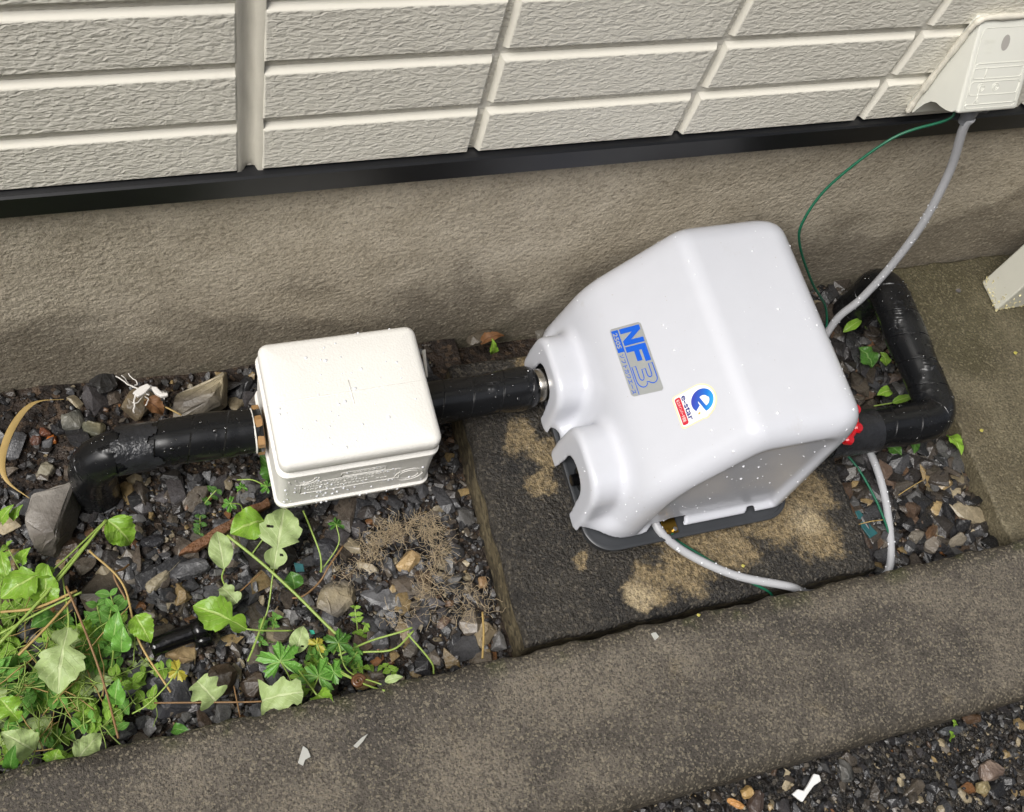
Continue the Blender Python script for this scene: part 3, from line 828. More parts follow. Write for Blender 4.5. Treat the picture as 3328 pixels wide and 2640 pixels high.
dp = empty('discharge_pipe', (.79, -.2, -.02), 'long black tape-wrapped pipe bending round the right side of the pump', 'pipe')
path = densify(fillet_path([(.50, -.330, .125), (.797, -.337, .130), (.808, -.062, .128), (.812, -.060, -.06)], .040, 12), .006)
dw = tube('pipe_wrap', path, lambda s, t: .0335 + .0015 * math.sin(t * 23), M['tape'], dp, 36, wrap_r(7, .026))
V, F, UV = tube_data(densify([(.575, -.3315, .1262), (.665, -.3345, .1275)], .004), .0362, 40, lambda s, a: 1 + .005 * math.sin(s * 200 + 4 * a) + .004 * math.sin(7 * a - s * 120), False)
pyd('tape_patch', V, [f for f in F if not (1.9 < 2 * math.pi * (f[0] % 40) / 40 < 4.4)], M['tape_clear'], dw, True)
# red valve handle on its stem beside the pump
hv = Vector((.570, -.331, .196)); tilt = Vector((.25, -.35, .9)).normalized()
t1 = tilt.cross(Vector((0, 1, 0))).normalized(); t2 = tilt.cross(t1)
vh = lathe('valve_handle', [(-.006, .009), (.0, .011), (.010, .011), (.013, .007)], hv, tilt, M['red'], dp, 14)
ring = [hv + (t1 * math.cos(R(a)) + t2 * math.sin(R(a))) * .031 for a in range(0, 361, 12)]
tube('handle_rim', ring, .0042, M['red'], vh, 8)
for k in range(7):
    a = R(51.4 * k); c = hv + (t1 * math.cos(a) + t2 * math.sin(a)) * .033
    lathe('handle_lobe', [(-.0075, .004), (-.006, .0082), (.004, .0090), (.0075, .006)], c, tilt, M['red'], vh, 12)
    if k % 2 == 0: tube('handle_spoke', [hv + (c - hv) * .25, c], .0035, M['red'], vh, 6)
lathe('valve_stem', [(0, .006), (.05, .006)], hv - tilt * .05, tilt, M['brass'], dp, 10)

# ================================================================== CABLES
cb = tube('grey_cable', catmull([(.690, -.060, .570), (.6926, -.060, .5466), (.7244, -.070, .4573), (.738, -.088, .3491), (.7365, -.100, .2498), (.723, -.110, .1621), (.6963, -.120, .1019),
     (.675, -.165, .04), (.70, -.25, .006), (.728, -.325, .008), (.724, -.415, .006), (.692, -.515, .004), (.665, -.5480, -.006), (.60, -.5492, -.008), (.535, -.5492, .0), (.498, -.5490, .025), (.455, -.541, .0625),
     (.37, -.507, .0675), (.302, -.460, .074), (.262, -.422, .092), (.255, -.39, .0985)], 10), .0067, M['cable'], None, 12)
tag(cb, 'thick grey power cable from the outlet plug round to the pump front', 'cable')
gw = tube('green_wire', catmull([(.668, -.045, .575), (.660, -.052, .560), (.5913, -.050, .5258), (.532, -.060, .4414), (.5079, -.080, .3816), (.5257, -.090, .3281), (.5984, -.100, .2222), (.672, -.103, .130),
     (.690, -.130, .075), (.69, -.17, .02), (.675, -.26, .004), gp(2740, 1460, .006), gp(2800, 1540, .008), gp(2862, 1660, .008), gp(2897, 1780, .006), (.672, -.548, -.01), (.60, -.550, -.012), (.50, -.5505, -.004), (.445, -.550, .03), gp(2490, 1918, .058),
     gp(2380, 1865, .064), gp(2270, 1800, .066), gp(2190, 1750, .072), (.279, -.428, .094)], 8), .0021, M['wire'], None, 8)
tag(gw, 'thin green earth wire looping beside the grey cable', 'wire')

# ================================================================== OUTLET ON THE SIDING
ot = empty('outdoor_outlet', (.69, 0, .53), 'cream hooded weatherproof outlet cover sealed onto the siding', 'outlet')
X0, X1 = .637, .737
plate = box_mesh('back_plate', X0 - .004, X1 + .004, -.0075, .001, .5315, .706, M['outlet'], ot, .003, 2, True)
FB, FT = (-.0755, .602), (-.0115, .7005)
side = [(-.0072, .5325), (-.0150, .5335), (-.0165, .541), (-.021, .5585), (-.0275, .572), (-.036, .5795), (-.046, .583), (-.056, .588), (-.066, .5955), FB, FT, (-.0072, .7045)]
bm = bmesh.new()
L = [bm.verts.new((X0, y, z)) for y, z in side]; Rr = [bm.verts.new((X1, y, z)) for y, z in side]
bm.faces.new(L); bm.faces.new(list(reversed(Rr))); n = len(side)
for i in range(n):
    j = (i + 1) % n; bm.faces.new([L[i], Rr[i], Rr[j], L[j]])
bmesh.ops.recalc_face_normals(bm, faces=bm.faces)
es = [e for e in bm.edges if all(v.co.y < -.0110 and v.co.z > .595 for v in e.verts) and e.calc_face_angle(0) > .3]
bmesh.ops.bevel(bm, geom=es, offset=.005, segments=4, profile=.5, affect='EDGES')
bmesh.ops.triangulate(bm, faces=[f for f in bm.faces if len(f.verts) > 4], ngon_method='EAR_CLIP')
me = bpy.data.meshes.new('hood'); bm.to_mesh(me); bm.free()
hood = mesh_obj('hood', me, M['outlet'], ot, False); auto_smooth(hood, 40)
fo = Vector((X0, FB[0], FB[1])); fu = Vector((1, 0, 0)); fv = (Vector((0, *FT)) - Vector((0, *FB))).normalized(); fn = fu.cross(fv)
def face_pt(a, b, off=.0): return fo + fu * a + fv * b + fn * off
def emboss(pts, r=.0006, closed=True):
    P = [face_pt(a, b, .0002) for a, b in pts]
    if closed: P.append(P[0])
    tube('raised_line', densify(P, .006), r, M['outlet'], hood, 6)
def rr(x0, x1, z0, z1, r=.004): return [(x, z) for x, z in rrect(x0, x1, z0, z1, r, 3)]
emboss(rr(.010, .090, .046, .066)); emboss([(.030, .046), (.030, .060)], closed=False); emboss([(.010, .060), (.090, .060)], closed=False)
emboss(rr(.010, .090, .024, .042)); emboss(rr(.008, .092, .006, .112, .006), .0004)
emboss([(.008, .0115), (.092, .0115)], .0007, False)
emboss([(.026, .038), (.026, .018), (.022, .014), (.030, .014), (.026, .018)], .0008, False)
for cx in (.028, .052):
    for r in (.003, .0055): emboss([(cx + r * math.cos(R(a)), .034 + r * math.sin(R(a))) for a in range(0, 360, 30)], .0005)
FR_ = (fu, fv, fn)
put_text('raised_lettering', 'TOSHIBA', fo, .012, .092, .0075, .0005, M['outlet'], hood, frame=FR_, width=.020)
for k, (t, b) in enumerate((('100V', .085), ('15A', .079))): put_text('raised_lettering', t, fo, .018, b, .0055, .0005, M['outlet'], hood, frame=FR_, width=.011)
V = [face_pt(.049 + .0065 * math.cos(R(a)), .092 + .0105 * math.sin(R(a)), .0004) for a in range(0, 360, 24)]
scr = pyd('screw_recess', V, [tuple(range(15))], plain('recess_grey', (176, 172, 166), .5), hood)
# sealant bead, ragged
bead = catmull([(.633, -.010, .530), (.6315, -.009, .56), (.6305, -.009, .60), (.631, -.008, .66), (.632, -.009, .698), (.645, -.009, .7085), (.69, -.009, .7095), (.745, -.009, .708)], 10)
tube('sealant_bead', bead, lambda s, t: .0042 + .0007 * math.sin(t * 33) + .0003 * math.sin(t * 97), M['sealant'], ot, 8)
# plug under the hood
pg = lathe('plug', [(-.008, .012), (.0, .0135), (.012, .0135), (.014, .0115), (.028, .0105), (.03, .0088), (.040, .0088)], (.686, -.050, .596), (.08, -.15, -1), M['plug'], ot, 16)
lathe('plug_grip', [(-.01, .010), (.012, .011), (.014, .007)], (.712, -.046, .585), (.3, .1, -.9), M['plug'], pg, 10)

# ================================================================== WHITE POST
wp = empty('steel_post', (1.125, -.08, SLAB_Z), 'white painted square steel post with flaking foot standing on the slab', 'post')
box_mesh('post_shaft', 1.094, 1.158, -.113, -.049, SLAB_Z + .002, 2.2, M['white_post'], wp, .003)
V, F = [], []
for k in range(90):
    side_ = random.random()
    if side_ < .5: p = Vector((1.0935, random.uniform(-.113, -.049), SLAB_Z + .004 + random.expovariate(90)))
    else: p = Vector((random.uniform(1.094, 1.158), -.1135, SLAB_Z + .004 + random.expovariate(90)))
    r = random.uniform(.0012, .0035); b = len(V)
    V += [p + Vector((random.uniform(-1, 1), random.uniform(-1, 1), random.uniform(-1, 1))).normalized() * r for _ in range(5)]
    F += [(b, b + 1, b + 2), (b + 1, b + 3, b + 2), (b, b + 2, b + 4), (b + 2, b + 3, b + 4), (b, b + 4, b + 1), (b + 1, b + 4, b + 3)]
pk = pyd('peeling_flakes', V, F, M['flake'], wp); pk['kind'] = 'stuff'

# ================================================================== STONES
def hull_variant(seed, n=16, flat=.75, jit=.35):
    r = np.random.default_rng(seed); p = r.normal(size=(n, 3)); p /= np.linalg.norm(p, axis=1)[:, None]; p *= (1 - jit * r.random((n, 1))); p[:, 2] *= flat
    bm = bmesh.new(); vs = [bm.verts.new(q) for q in p]; res = bmesh.ops.convex_hull(bm, input=vs)
    bmesh.ops.delete(bm, geom=[v for v in bm.verts if not v.link_faces], context='VERTS')
    bmesh.ops.triangulate(bm, faces=bm.faces); bm.verts.index_update()
    V = np.array([v.co[:] for v in bm.verts]); F = np.array([[v.index for v in f.verts] for f in bm.faces]); bm.free(); return V, F
VAR = [hull_variant(100 + i, 14 + i % 5, .55 + .04 * (i % 6)) for i in range(14)]
DARK = [(52, 52, 54), (66, 66, 68), (84, 84, 86), (58, 54, 52), (84, 76, 68), (98, 90, 80), (42, 42, 44), (74, 71, 72), (104, 103, 102)]
LIGHT = [(128, 118, 98), (150, 138, 114), (110, 104, 96), (140, 120, 84)]
WARM = [(104, 80, 60), (118, 82, 52), (92, 76, 62), (86, 70, 58)]
def stones(name, pos, size, weights=(.82, .12, .06), elong=(.7, 1.5), mat='gravel', thick=(.55, .95), tone=1.0):
    n = len(pos); allV, allF, allC = [], [], []; off = 0
    pick = rng.integers(0, len(VAR), n)
    for k, (vv, ff) in enumerate(VAR):
        idx = np.where(pick == k)[0]; m = len(idx)
        if m == 0: continue
        s = np.stack([rng.uniform(*elong, m), rng.uniform(.7, 1.1, m), rng.uniform(*thick, m)], 1) * size[idx][:, None] * .5
        az = rng.uniform(0, 2 * np.pi, m); ti = rng.normal(0, .35, m); tj = rng.normal(0, .35, m)
        P = vv[None] * s[:, None]
        cy, sy = np.cos(ti), np.sin(ti); x, y, z = P[..., 0].copy(), P[..., 1].copy(), P[..., 2].copy()
        y, z = y * cy[:, None] - z * sy[:, None], y * sy[:, None] + z * cy[:, None]
        cy, sy = np.cos(tj), np.sin(tj); x, z = x * cy[:, None] + z * sy[:, None], -x * sy[:, None] + z * cy[:, None]
        cy, sy = np.cos(az), np.sin(az); x, y = x * cy[:, None] - y * sy[:, None], x * sy[:, None] + y * cy[:, None]
        P = np.stack([x, y, z], -1) + pos[idx][:, None]
        allV.append(P.reshape(-1, 3)); allF.append((ff[None] + (np.arange(m) * len(vv))[:, None, None]).reshape(-1, 3) + off); off += m * len(vv)
        t = rng.random(m); C = np.zeros((m, 4)); C[:, 3] = 1
        for i in range(m):
            pal = DARK if t[i] < weights[0] else LIGHT if t[i] < weights[0] + weights[1] else WARM
            C[i, :3] = np.array(lin(pal[rng.integers(len(pal))])) * rng.uniform(.7, 1.3) * (tone if t[i] < weights[0] else 1.0)
        allC.append(np.repeat(C, len(vv), 0))
    o = tri_mesh(name, np.concatenate(allV), np.concatenate(allF), M[mat], None, False, np.concatenate(allC)); o['kind'] = 'stuff'
    return o
def scatter(n, x0, x1, y0, y1, zf, keep=None):
    xy = np.stack([rng.uniform(x0, x1, n), rng.uniform(y0, y1, n)], 1)
    if keep is not None: xy = xy[[keep(x, y) for x, y in xy]]
    return np.array([(x, y, zf(x, y)) for x, y in xy])
def cover_left(x, y):                               # fewer stones on the bare soil by the wall and at the far left
    d = 1.0
    if y > -.16 and x < -.30: d = .38
    if x < -.52: d = min(d, .7)
    return rng.random() < d
p = scatter(14000, -1.25, .014, -.55, .006, bed_z, cover_left); sz = rng.gamma(3.0, .0036, len(p)).clip(.004, .026); p[:, 2] += sz * .18 + rng.uniform(0, .004, len(p))
tag(stones('bed_gravel', p, sz, (.85, .10, .05), tone=.8), 'dark wet gravel filling the bed left of the pad', 'gravel')
p = scatter(1150, -1.1, .0, -.545, -.01, bed_z, cover_left); sz = .020 + rng.gamma(1.6, .009, len(p)).clip(0, .036); p[:, 2] += .006
tag(stones('bed_stones', p, sz, (.84, .12, .04), (.8, 1.8), tone=1.15), 'larger broken shale pieces among the gravel left of the pad', 'gravel')
p = scatter(1800, .62, .905, -.55, .006, lambda x, y: -.02); sz = rng.gamma(3.2, .0088, len(p)).clip(.010, .055); p[:, 2] += sz * .22 + rng.uniform(0, .006, len(p))
tag(stones('strip_gravel', p, sz, (.86, .05, .09), (.8, 1.7), tone=.6), 'brown grey broken stone between the pad and the slab', 'gravel')
p = scatter(15000, -.5, 1.45, -1.12, -.794, lane_z); sz = rng.gamma(2.2, .0036, len(p)).clip(.0035, .024); p[:, 2] += sz * .2 + rng.uniform(0, .003, len(p))
tag(stones('lane_gravel', p, sz, (.85, .12, .03), tone=.5), 'fine black wet gravel outside the kerb', 'gravel')
p = scatter(500, -.5, 1.45, -1.12, -.80, lane_z); sz = rng.uniform(.018, .036, len(p)); p[:, 2] += .004
tag(stones('lane_stones', p, sz, (.88, .09, .03), (.8, 1.7), tone=.6), 'bigger stones in the wet gravel outside the kerb', 'gravel')
p = scatter(16000, -1.1, .014, -.55, -.02, bed_z, cover_left); sz = rng.gamma(2.2, .0015, len(p)).clip(.0018, .007); p[:, 2] += .0015 + rng.uniform(0, .002, len(p))
tag(stones('bed_grit', p, sz, (.9, .07, .03), tone=.55), 'fine dark grit between the stones of the left bed', 'grit')
# crumbs of soil
p = scatter(5000, -1.0, -.28, -.30, .004, bed_z); sz = rng.gamma(2, .0022, len(p)).clip(.002, .010); p[:, 2] += .001
o = stones('soil_crumbs', p, sz, (.0, .05, .95)); o.data.materials.clear(); o.data.materials.append(M['soil']); tag(o, 'loose brown soil crumbs by the foundation', 'soil')

# ---- single rocks one can point at: (u, v, length m, width ratio, height ratio, azimuth deg, colour, label)
def rock(u, v, L, wr, hr, az, col, label, z=None, seed=0, col2=None, name='rock', cat='rock', group=None, slabby=.25, npts=26):
    r = np.random.default_rng(1000 + seed); pts = r.normal(size=(npts, 3)); pts /= np.linalg.norm(pts, axis=1)[:, None]
    pts = np.sign(pts) * np.abs(pts) ** .72; pts *= (1 - slabby * r.random((len(pts), 1)))
    bm = bmesh.new(); vs = [bm.verts.new((q[0] * L / 2, q[1] * L * wr / 2, q[2] * L * hr / 2)) for q in pts]
    bmesh.ops.convex_hull(bm, input=vs); bmesh.ops.delete(bm, geom=[w for w in bm.verts if not w.link_faces], context='VERTS')
    bmesh.ops.dissolve_limit(bm, angle_limit=R(9), verts=bm.verts, edges=bm.edges)
    bmesh.ops.bevel(bm, geom=list(bm.edges), offset=L * .022, segments=1, profile=.5, affect='EDGES')
    bmesh.ops.triangulate(bm, faces=bm.faces)
    bmesh.ops.subdivide_edges(bm, edges=[e for e in bm.edges if e.calc_length() > L * .18], cuts=1)
    for w in bm.verts: w.co += Vector((r.normal(), r.normal(), r.normal())) * L * .010
    bmesh.ops.triangulate(bm, faces=bm.faces)
    me = bpy.data.meshes.new(name); bm.to_mesh(me); bm.free()
    a = me.color_attributes.new('Col', 'FLOAT_COLOR', 'POINT'); c1 = np.array(lin(col)); c2 = np.array(lin(col2 or col))
    for i, w in enumerate(me.vertices):
        t = .5 + .5 * math.sin(w.co.x / L * 5 + w.co.y / L * 7 + seed); cc = c1 * (1 - t) + c2 * t; a.data[i].color = (*cc, 1)
    o = mesh_obj(name, me, M['rock']); q = gp(u, v, 0.0)
    zz = bed_z(q.x, q.y) if (z is None and q.y > -.56) else (z if z is not None else .0)
    h = L * hr * .36
    q = gp(u, v, zz + h); o.location = (q.x, q.y, zz + h); o.rotation_euler = (r.normal() * .12, r.normal() * .12, R(az))
    return tag(o, label, cat, group)
rock(165, 1680, .135, .62, .72, 75, (150, 145, 138), 'large upright grey slate rock at the foot of the left pipe bend', seed=66, col2=(92, 86, 80), npts=24, slabby=.4)
rock(335, 1905, .098, .85, .3, 20, (104, 94, 80), 'broad flat brown-grey rock among the weeds', seed=2, col2=(52, 48, 44), npts=14)
rock(655, 1300, .12, .6, .6, 20, (168, 156, 128), 'large tan and grey rock against the foundation behind the left pipe', seed=3, col2=(98, 92, 84))
rock(452, 1310, .062, .8, .7, 40, (120, 106, 82), 'rough brown stone with white scraps on it', seed=4, col2=(90, 80, 64))
rock(240, 1370, .046, .75, .6, 15, (118, 116, 106), 'pale grey-green crusted stone above the pipe bend', seed=5, col2=(80, 80, 74))
rock(298, 1395, .044, .7, .5, -10, (96, 96, 82), 'flat lichen-grey stone just above the wrapped bend', seed=6, col2=(120, 114, 90))
rock(168, 1430, .020, .8, .7, 0, (178, 108, 44), 'small orange pebble on the soil', seed=7, col2=(160, 90, 40))
rock(150, 1400, .024, .8, .7, 0, (104, 62, 42), 'small red-brown pebble beside the orange one', seed=8)
rock(120, 1430, .024, .9, .7, 30, (86, 54, 40), 'dark red-brown pebble left of the orange one', seed=9)
rock(145, 1535, .034, .8, .6, 50, (140, 134, 116), 'pale angular stone above the slate rock', seed=10)
rock(1100, 1945, .082, .72, .45, 30, (150, 138, 112), 'pale tan broken stone in the middle of the gravel bed', seed=11, col2=(112, 106, 98))
rock(1325, 1825, .044, .75, .5, 30, (172, 146, 104), 'ochre stone beside the dried root tangle', seed=12, col2=(150, 126, 90))
rock(1575, 2065, .046, .7, .6, 40, (142, 128, 104), 'light tan stone in the corner by the pad and kerb', seed=13)
rock(1567, 1895, .020, .8, .9, 80, (148, 120, 88), 'smooth tan pebble against the pad side', seed=14, npts=60, slabby=.05)
rock(512, 1890, .048, .5, .4, 35, (150, 140, 118), 'pale jagged stone below the wood splinter', seed=15)
rock(610, 1855, .072, .45, .35, 5, (84, 84, 86), 'long grey layered slate piece below the wood splinter', seed=16, col2=(60, 60, 62))
rock(590, 2125, .050, .7, .55, -10, (168, 146, 108), 'cream flaky stone next to the black plastic fitting', seed=17, col2=(140, 118, 84))
rock(560, 2250, .105, .75, .3, 15, (52, 52, 56), 'wide flat black slate near the kerb', seed=18, col2=(74, 74, 78), npts=14)
rock(720, 2215, .058, .9, .7, 60, (78, 64, 48), 'rounded brown stone near the kerb', seed=19, col2=(60, 50, 40))
rock(830, 2225, .046, .9, .7, 20, (66, 54, 42), 'dark brown rounded stone by the pale torn leaf', seed=20)
rock(1060, 1800, .052, .85, .6, 80, (62, 62, 66), 'smooth dark grey stone below the foam box', seed=21, npts=50, slabby=.1)
rock(880, 1800, .085, .8, .5, 0, (48, 44, 42), 'big dark stone below the foam box corner', seed=22)
rock(805, 1885, .022, .9, .7, 0, (44, 44, 48), 'small smooth round black pebble', seed=23, npts=60, slabby=.05)
rock(497, 1760, .036, .55, .5, 0, (46, 46, 50), 'smooth oval black pebble right of the pipe bend', seed=24, npts=60, slabby=.05)
rock(395, 1770, .085, .22, .25, 105, (54, 52, 52), 'long thin dark slate splinter below the bend', seed=25)
rock(730, 1575, .022, .65, .6, 70, (110, 90, 62), 'small brown stone under the left pipe', seed=26)
rock(555, 1555, .040, .8, .6, 0, (40, 38, 38), 'dark stone in the shadow under the left pipe', seed=27)
rock(790, 1260, .048, .6, .6, 60, (46, 46, 48), 'pointed dark rock against the foam box corner', seed=28)
rock(340, 1250, .048, .8, .8, 20, (44, 43, 42), 'rough black clinker stone at the foundation', seed=29)
rock(3195, 2560, .030, .8, .6, 0, (136, 124, 92), 'mossy tan stone at the right end of the lane gravel', z=.0, seed=30)
rock(3220, 2500, .060, .6, .4, 12, (104, 88, 78), 'flat purplish stone in the lane gravel', z=.0, seed=31, col2=(150, 132, 118))
rock(2745, 2505, .042, .6, .4, 80, (72, 72, 70), 'speckled grey oval stone below the kerb', z=.0, seed=32, col2=(96, 94, 90))
rock(3090, 2375, .046, .35, .4, -5, (70, 72, 74), 'long grey stone below the kerb edge', z=.0, seed=33)
rock(3155, 2338, .042, .4, .4, -8, (76, 58, 42), 'brown elongated stone tucked under the kerb edge', z=.0, seed=34)
rock(2390, 2612, .028, .4, .5, -40, (190, 140, 84), 'orange elongated pebble in the lane gravel', z=.0, seed=35, npts=60, slabby=.05)
rock(2430, 2575, .024, .8, .7, 20, (170, 140, 90), 'ochre pebble beside the orange one', z=.0, seed=36)
rock(2460, 2610, .040, .7, .5, 50, (70, 58, 52), 'dark reddish stone right of the orange pebble', z=.0, seed=37)
rock(3115, 1560, .046, .4, .5, 100, (108, 98, 78), 'upright tan stone under the pipe elbow by the slab', z=-.01, seed=38)
rock(3030, 1770, .040, .7, .6, 30, (120, 112, 102), 'pale grey stone in the right gravel strip', z=-.01, seed=39)
rock(2980, 1740, .036, .8, .6, 30, (104, 98, 88), 'rounded grey-brown stone beside the cables', z=-.01, seed=40)
rock(3110, 1760, .044, .6, .5, 20, (130, 122, 108), 'light stone near the slab foot by the kerb', z=-.01, seed=41)
rock(1560, 1095, .060, .5, .35, 20, (92, 84, 72), 'flat brown stone behind the suction pipe', z=-.01, seed=42)
rock(1760, 1085, .030, .7, .6, 20, (104, 100, 92), 'small grey stone at the foundation behind the pump port', z=-.01, seed=43)

# ================================================================== PLANTS
def mat_leaf(name, c0, c1, rib, rough=.35):
    m, nt, b = new_mat(name); N = NT(nt); uv = N.n('UVMap'); s = N.sep(uv.outputs[0])
    across = N.math('ABSOLUTE', N.math('SUBTRACT', s[1], .5)); v = N.coord()
    vein = N.math('FRACT', N.math('ADD', N.math('MULTIPLY', s[0], 7.0), N.math('MULTIPLY', across, -5.0)))
    vm = N.math('MULTIPLY', N.val(vein, .15, .0), .5)
    mid = N.val(across, .045, .02)
    c = N.mix(N.noise(v, 60, 4), lin(c0), lin(c1)); c = N.mix(N.math('MAXIMUM', vm, N.math('MULTIPLY', mid, .8)), c, lin(rib))
    N.l(c, b.inputs['Base Color']); b.inputs['Roughness'].default_value = rough
    N.l(N.bump(N.math('ADD', N.math('MULTIPLY', N.math('MAXIMUM', vm, mid), -1.0), N.noise(v, 180, 3)), .5, .0015), b.inputs['Normal'])
    ad = N.n('MixShader'); ad.inputs[0].default_value = .25; tr = N.n('BsdfTranslucent'); N.l(c, tr.inputs[0])
    out = nt.nodes['Material Output']; N.l(b.outputs[0], ad.inputs[1]); N.l(tr.outputs[0], ad.inputs[2]); N.l(ad.outputs[0], out.inputs['Surface']); return m
M['leaf_bright'] = mat_leaf('leaf_bright', (112, 158, 44), (150, 190, 70), (190, 212, 124))
M['leaf_dark'] = mat_leaf('leaf_dark', (62, 108, 40), (88, 136, 54), (134, 170, 96))
M['leaf_pale'] = mat_leaf('leaf_pale', (156, 180, 112), (180, 198, 138), (204, 216, 164), .5)
M['leaf_fresh'] = mat_leaf('leaf_fresh', (92, 152, 58), (124, 178, 78), (168, 204, 120))
M['leaf_yellow'] = mat_leaf('leaf_yellow', (164, 164, 60), (190, 172, 66), (186, 196, 100))
M['leaf_dead'] = mat_leaf('leaf_dead', (112, 76, 46), (150, 108, 70), (96, 62, 40), .6)
M['stem'] = plain('green_stem', (142, 166, 80), .45, var=.15)
M['straw'] = plain('dry_straw', (172, 146, 90), .6, var=.25)
M['stem_brown'] = plain('brown_stem', (126, 96, 62), .55, var=.2)
M['root'] = plain('dried_root', (186, 168, 138), .75, var=.25)

def leaf_verts(base, tip, width, wf, fold=.18, bend=.12, n=16, m=6, curl=0.0, up=Vector((0, 0, 1))):
    base, tip = Vector(base), Vector(tip); d = tip - base; L = d.length; t = d.normalized()
    side = t.cross(up).normalized(); nn = side.cross(t); V, F, UV = [], [], []
    for i in range(n + 1):
        s = i / n; hw = width * .5 * wf(s)
        c = base + t * L * s + nn * (L * bend * math.sin(math.pi * s))
        for k in range(m + 1):
            a = k / m * 2 - 1
            V.append(c + side * hw * a + nn * (abs(a) * hw * fold + curl * hw * a * a * math.sin(s * 9) + .10 * hw * math.sin(s * 17 + a * 5 + base.x * 90) + .06 * hw * math.sin(s * 41 - a * 9))); UV.append((s, k / m))
    for i in range(n):
        for k in range(m):
            a = i * (m + 1) + k; F.append((a, a + 1, a + m + 2, a + m + 1))
    return V, F, UV
def w_oval(s): return max(.02, math.sin(math.pi * min(1, s ** .85)) ** .75)
def w_tooth(s): return max(.03, math.sin(math.pi * s ** .62) ** .8) * (1 + .13 * (((s * 6.5) % 1.0) - .5))
def w_lobe(s):
    if s < .32: return .16 + .5 * max(0, math.sin(s / .32 * math.pi)) * (.8 if s > .06 else .3)
    q = (s - .32) / .68; return max(.03, math.sin(math.pi * q ** .66) ** .7) * (1 + .22 * (((q * 4.0) % 1.0) - .5))
def w_torn(s): return .75 + .2 * math.sin(s * 13) if .02 < s < .97 else .55
SHAPE = {'oval': w_oval, 'tooth': w_tooth, 'lobe': w_lobe, 'torn': w_torn}

def leaf(u0, v0, u1, v1, wpx, shape, mat, label, z0=.02, z1=.02, stalk=None, fold=.24, bend=.17, holes=0, curl=.35, group=None, cat='leaf', rs=.0013, smat='stem'):
    """a leaf thing: blade (+ stalk) from base pixel to tip pixel on real heights"""
    a, b = gp(u0, v0, z0), gp(u1, v1, z1)
    t = empty('leaf', a, label, cat, group)
    Vv, Ff, UVv = leaf_verts(a, b, wpx / 2250.0, SHAPE[shape], fold, bend, 26 if shape in ('lobe', 'tooth') else 16, 6, curl)
    if holes:
        rr_ = random.Random(u0 + v0); Ff = [f for f in Ff if not (rr_.random() < holes and 7 < f[0] % 7 + f[0] // 7 and 0 < f[0] % 7 < 5)]
    pyd('blade', Vv, Ff, M[mat], t, True, UVv)
    if stalk:
        P = [a] + [gp(u, v, z) for u, v, z in stalk]
        tube('stalk', catmull(P, 6), rs, M[smat], t, 6)
    return t

leaf(222, 2040, 188, 2256, 138, 'lobe', 'leaf_pale', 'large pale lobed leaf lying over the weeds at lower left', .05, .045, [(222, 2000, .05), (212, 1930, .045), (200, 1860, .03)])
leaf(175, 1850, 2, 1945, 100, 'lobe', 'leaf_bright', 'bright glossy lobed leaf at the left edge below the slate rock', .05, .05, [(230, 1800, .045), (345, 1690, .04)], fold=.25)
leaf(150, 1960, 155, 1835, 85, 'tooth', 'leaf_bright', 'bright green leaf standing up beside the slate rock', .03, .06)
leaf(350, 1690, 425, 1770, 105, 'tooth', 'leaf_bright', 'bright green leaf curling in front of the pipe bend', .05, .02, [(250, 1800, .05), (130, 1940, .05)], fold=.3, bend=.25)
leaf(728, 1850, 705, 1728, 78, 'oval', 'leaf_pale', 'pale oval leaf right of the wood splinter', .03, .035, [(722, 1880, .02), (740, 1920, .008)])
leaf(858, 1692, 748, 1735, 112, 'oval', 'leaf_bright', 'yellow-green rounded leaf below the foam box corner', .03, .035, [(860, 1740, .02), (820, 1800, .01)])
leaf(890, 1850, 925, 1652, 135, 'lobe', 'leaf_pale', 'pale lobed leaf with dark holes below the foam box', .03, .04, [(885, 1880, .03), (868, 1990, .015), (820, 2110, .006)], holes=.05)
leaf(958, 1915, 945, 1858, 66, 'oval', 'leaf_dark', 'small dark green leaf among black pebbles', .02, .03)
leaf(800, 2045, 628, 1970, 112, 'lobe', 'leaf_bright', 'bright lobed leaf beside the black plastic fitting', .025, .035, [(860, 2050, .02), (950, 2050, .008)], fold=.25)
leaf(700, 2280, 640, 2215, 110, 'torn', 'leaf_pale', 'pale torn square leaf piece on brown stone near kerb', .04, .045)
leaf(962, 2125, 985, 2035, 64, 'oval', 'leaf_pale', 'pale oval leaf with a hole above the cut-leaf weed', .025, .03, holes=.06)
leaf(850, 2280, 985, 2250, 120, 'torn', 'leaf_pale', 'pale ragged leaf lying on the kerb edge', .06, .09, [(800, 2282, .05), (700, 2283, .04), (500, 2285, .03)], holes=.05, smat='stem_brown')
leaf(770, 1960, 720, 1910, 60, 'torn', 'leaf_pale', 'small ragged pale leaf on a light stone', .03, .02)
leaf(905, 1560, 845, 1480, 95, 'tooth', 'leaf_dark', 'dark lobed leaf in the shade of the foam box', .01, .03)
leaf(1560, 1118, 1640, 1092, 42, 'tooth', 'leaf_dead', 'curled brown dead leaf behind the suction pipe', -.0, .01, fold=.5, bend=.3)
leaf(1600, 1150, 1598, 1100, 36, 'tooth', 'leaf_bright', 'tiny green sprout beside the brown dead leaf', 0, .03)
leaf(2835, 1195, 2790, 1130, 92, 'oval', 'leaf_dark', 'round dark green leaf in the gap beside the pump', .01, .02)
leaf(2880, 1190, 2860, 1145, 50, 'oval', 'leaf_bright', 'small green leaf next to the round dark one', .01, .02)
leaf(2895, 1270, 2850, 1285, 46, 'oval', 'leaf_bright', 'bright small leaf above the elbow of the right pipe', .02, .02)
leaf(2900, 1310, 2970, 1290, 34, 'tooth', 'leaf_bright', 'narrow bright leaf beside the right elbow', .02, .02, [(2840, 1320, .02)])
